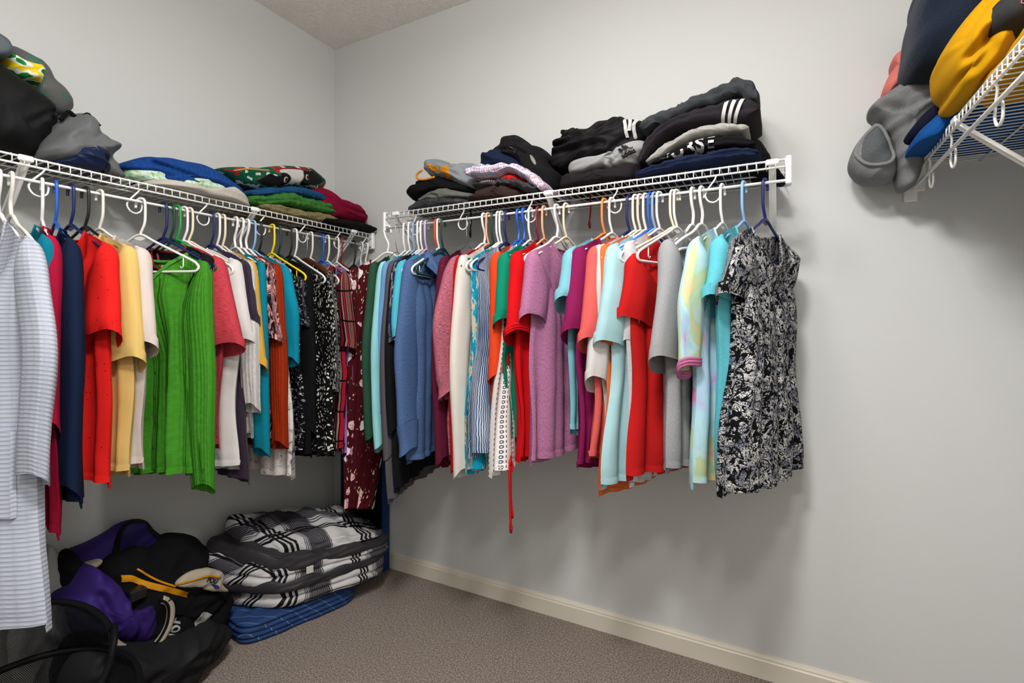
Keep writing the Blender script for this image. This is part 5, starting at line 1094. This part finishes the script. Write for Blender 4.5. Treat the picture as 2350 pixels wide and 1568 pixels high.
bb = Pillow(O_bb, FX, .03, .33, p=2.6, amp=.012, freq=20, ang=.4, seed=84, creases=[([(-1.02, .33), (-.92, .27), (-.80, .26)], .016, .012), ([(-.98, .22), (-.90, .16), (-.78, .18)], .014, .012)])
e = thing_pillow('gym_bag', bb, BK2, 'black gym bag with tan flap and yellow straps', 'bag', FLG)
pf = Pillow(O_poloflap, FX, .31, .35, p=2.6, amp=.003, seed=85); bind(pf.build('flap', TAN), e)
ca, sa = math.cos(-.60), math.sin(-.60)
bind(lettering('POU', .022, lambda x, y, z: pf.front(-.905 + x*ca - y*sa, .322 + x*sa + y*ca, .0055), fabric('1b1a1e'), 'lettering', None, .0008), e)
bind(patch(pf, [(-.885, .305), (-.862, .289), (-.858, .276), (-.872, .282)], fabric('2c2a78', 'smooth'), 'emblem', None, .0055), e)
q = cat([(a_, b_ - .012) for a_, b_ in O_yelstrap], 6); G = np.array([bb.front(q[:, 0], q[:, 1] + d, .006 + .003*(d == 0)) for d in (-.011, 0, .011)]); bind(MB().grid(G).build('strap', YEL, None), e)
bind(line3(bb, [(a_, b_ - .01) for a_, b_ in O_yelline[:3]], .0035, YEL, 'piping', None, .006), e); bind(line3(pf, O_yelline[2:], .003, YEL, 'flap_piping', None, .003), e)
bind(MB().box(.29, .33, -1.13, -1.08, .345, .38, .004).build('buckle', plastic('121214'), None, smooth=False), e)
bind(patch(bb, [(a, b) for a, b in O_whitepatch], fabric('a8a6a4', 'fuzzy'), 'reflective_patch', None, .004), e)
ca2, sa2 = math.cos(.98), math.sin(.98)
bind(lettering('Jor', .062, lambda x, y, z: bb.front(-1.005 + x*.75*ca2 - y*sa2*.9, .175 + x*.75*sa2 + y*ca2*.9, .004), INK, 'lettering', None, .0012), e)
pp = Pillow(O_purp, FX, .10, .34, p=2.8, amp=.009, freq=16, ang=1.1, seed=86, creases=[([(-1.20, .40), (-1.19, .35), (-1.17, .30)], .010, .010), ([(-1.12, .33), (-1.10, .27), (-1.11, .22)], .010, .010)])
e = thing_pillow('duffel_bag', pp, PUR, 'bright purple bag with tan and black trim', 'bag', FLG)
q = cat(O_tantrim, 6); bind(MB().tube(FX(q[:, 0], q[:, 1], np.full(len(q), .335)), .013, 8).build('tan_trim', TAN, None), e)
bind(MB().tube(FX(q[:, 0] - .012, q[:, 1] + .008, np.full(len(q), .347)), .004, 6).build('black_zip', BK2, None), e)
q = cat(O_yelpipe, 6); bind(MB().tube(FX(q[:, 0], q[:, 1] - .004, np.full(len(q), .335)), .005, 6).build('yellow_piping', YEL, None), e)
O_sk = [(a, max(b, .006)) for a, b in O_sack]
thing_pillow('laundry_sack', Pillow(O_sk, FX, .12, .44, p=2.2, amp=.018, freq=20, ang=.5, seed=87, zmin=.004, creases=[([(-.98, .12), (-.90, .09), (-.84, .10)], .012, .012)]), fabric('232325', 'smooth'), 'dark gray sack lying flat beneath the other bags', 'bag', FLG)
O_wp = O_wpil[:-2] + [(-1.2, .012), (-1.30, .012), (-1.33, .3)]
thing_pillow('pillow', Pillow(O_wp, FX, .02, .14, amp=.006, freq=40, ang=1.3, seed=88), fabric('c9cbca'), 'white crinkled pillow standing behind the gray robe', 'pillow', FLG)
# pop-up mesh hamper
def f_mh():
    t = NT('hamper_mesh'); uv = t.uv(); x, y, z = t.sep(uv)
    a = t.math('GREATER_THAN', t.math('SINE', t.math('MULTIPLY', t.math('ADD', x, y), 1500)), -.25); b = t.math('GREATER_THAN', t.math('SINE', t.math('MULTIPLY', t.math('SUBTRACT', x, y), 1500)), -.25)
    hole = t.math('MULTIPLY', a, b); m = t.done('101012', .6)
    tr = t.n('ShaderNodeBsdfTransparent'); mx = t.n('ShaderNodeMixShader'); t.l(hole, mx.inputs[0]); t.l(t.b.outputs[0], mx.inputs[1]); t.l(tr.outputs[0], mx.inputs[2]); t.l(mx.outputs[0], t.t.nodes['Material Output'].inputs[0]); return m
MH = f_mh(); HB = fabric('111113', 'smooth')
e = empty('laundry_hamper', (.42, -1.46, 0), 0, 'black pop-up mesh laundry hamper on the floor', 'hamper', FLG)
a = np.arange(64)/64*2*math.pi
def hoop(cx, cy, cz, r, tx, ty): return np.stack([cx + r*np.cos(a), cy + r*np.sin(a), cz + tx*r*np.cos(a) + ty*r*np.sin(a)], -1)
hoops = [hoop(.0, .0, .34, .225, -.35, .15), hoop(.05, .03, .245, .235, -.1, .05), hoop(.02, .0, .012, .225, 0, 0)]
for h in hoops:
    MB().tube(h, .009, 8, closed=True).build('hoop', HB, e)
for h0, h1 in zip(hoops[:-1], hoops[1:]):
    L_ = np.linspace(0, 1, 6); P = np.array([h0 + (h1 - h0)*t_ - (h0 + h1 - (h0 + h1).mean(0))*.06*math.sin(t_*math.pi) for t_ in L_])
    UVm = np.array([np.stack([a*.22, np.full(64, (1 - t_)*.2)], -1) for t_ in L_]); MB().grid(P, UVm, wrap=True).build('mesh_wall', MH, e)
    for k in (3, 14, 25, 36, 47, 58):
        idx = [(k + j) % 64 for j in (-1, 0, 1)]; MB().grid(P[:, idx]*1.0 + np.array([0, 0, .0])).build('webbing_strip', HB, e)
cb = MB(); cb.grid(np.array([[(.02 + r_*math.cos(x), r_*math.sin(x), .01) for x in a] for r_ in (.22, .1, .001)]), wrap=True); cb.build('hamper_base', HB, e)
hh = hoops[0]; MB().tube(cat([hh[10] + (0, 0, .0), hh[11]*1.02 + (0, 0, .022), hh[13]*1.02 + (0, 0, .022), hh[14]], 6), .008, 7).build('handle', HB, e)
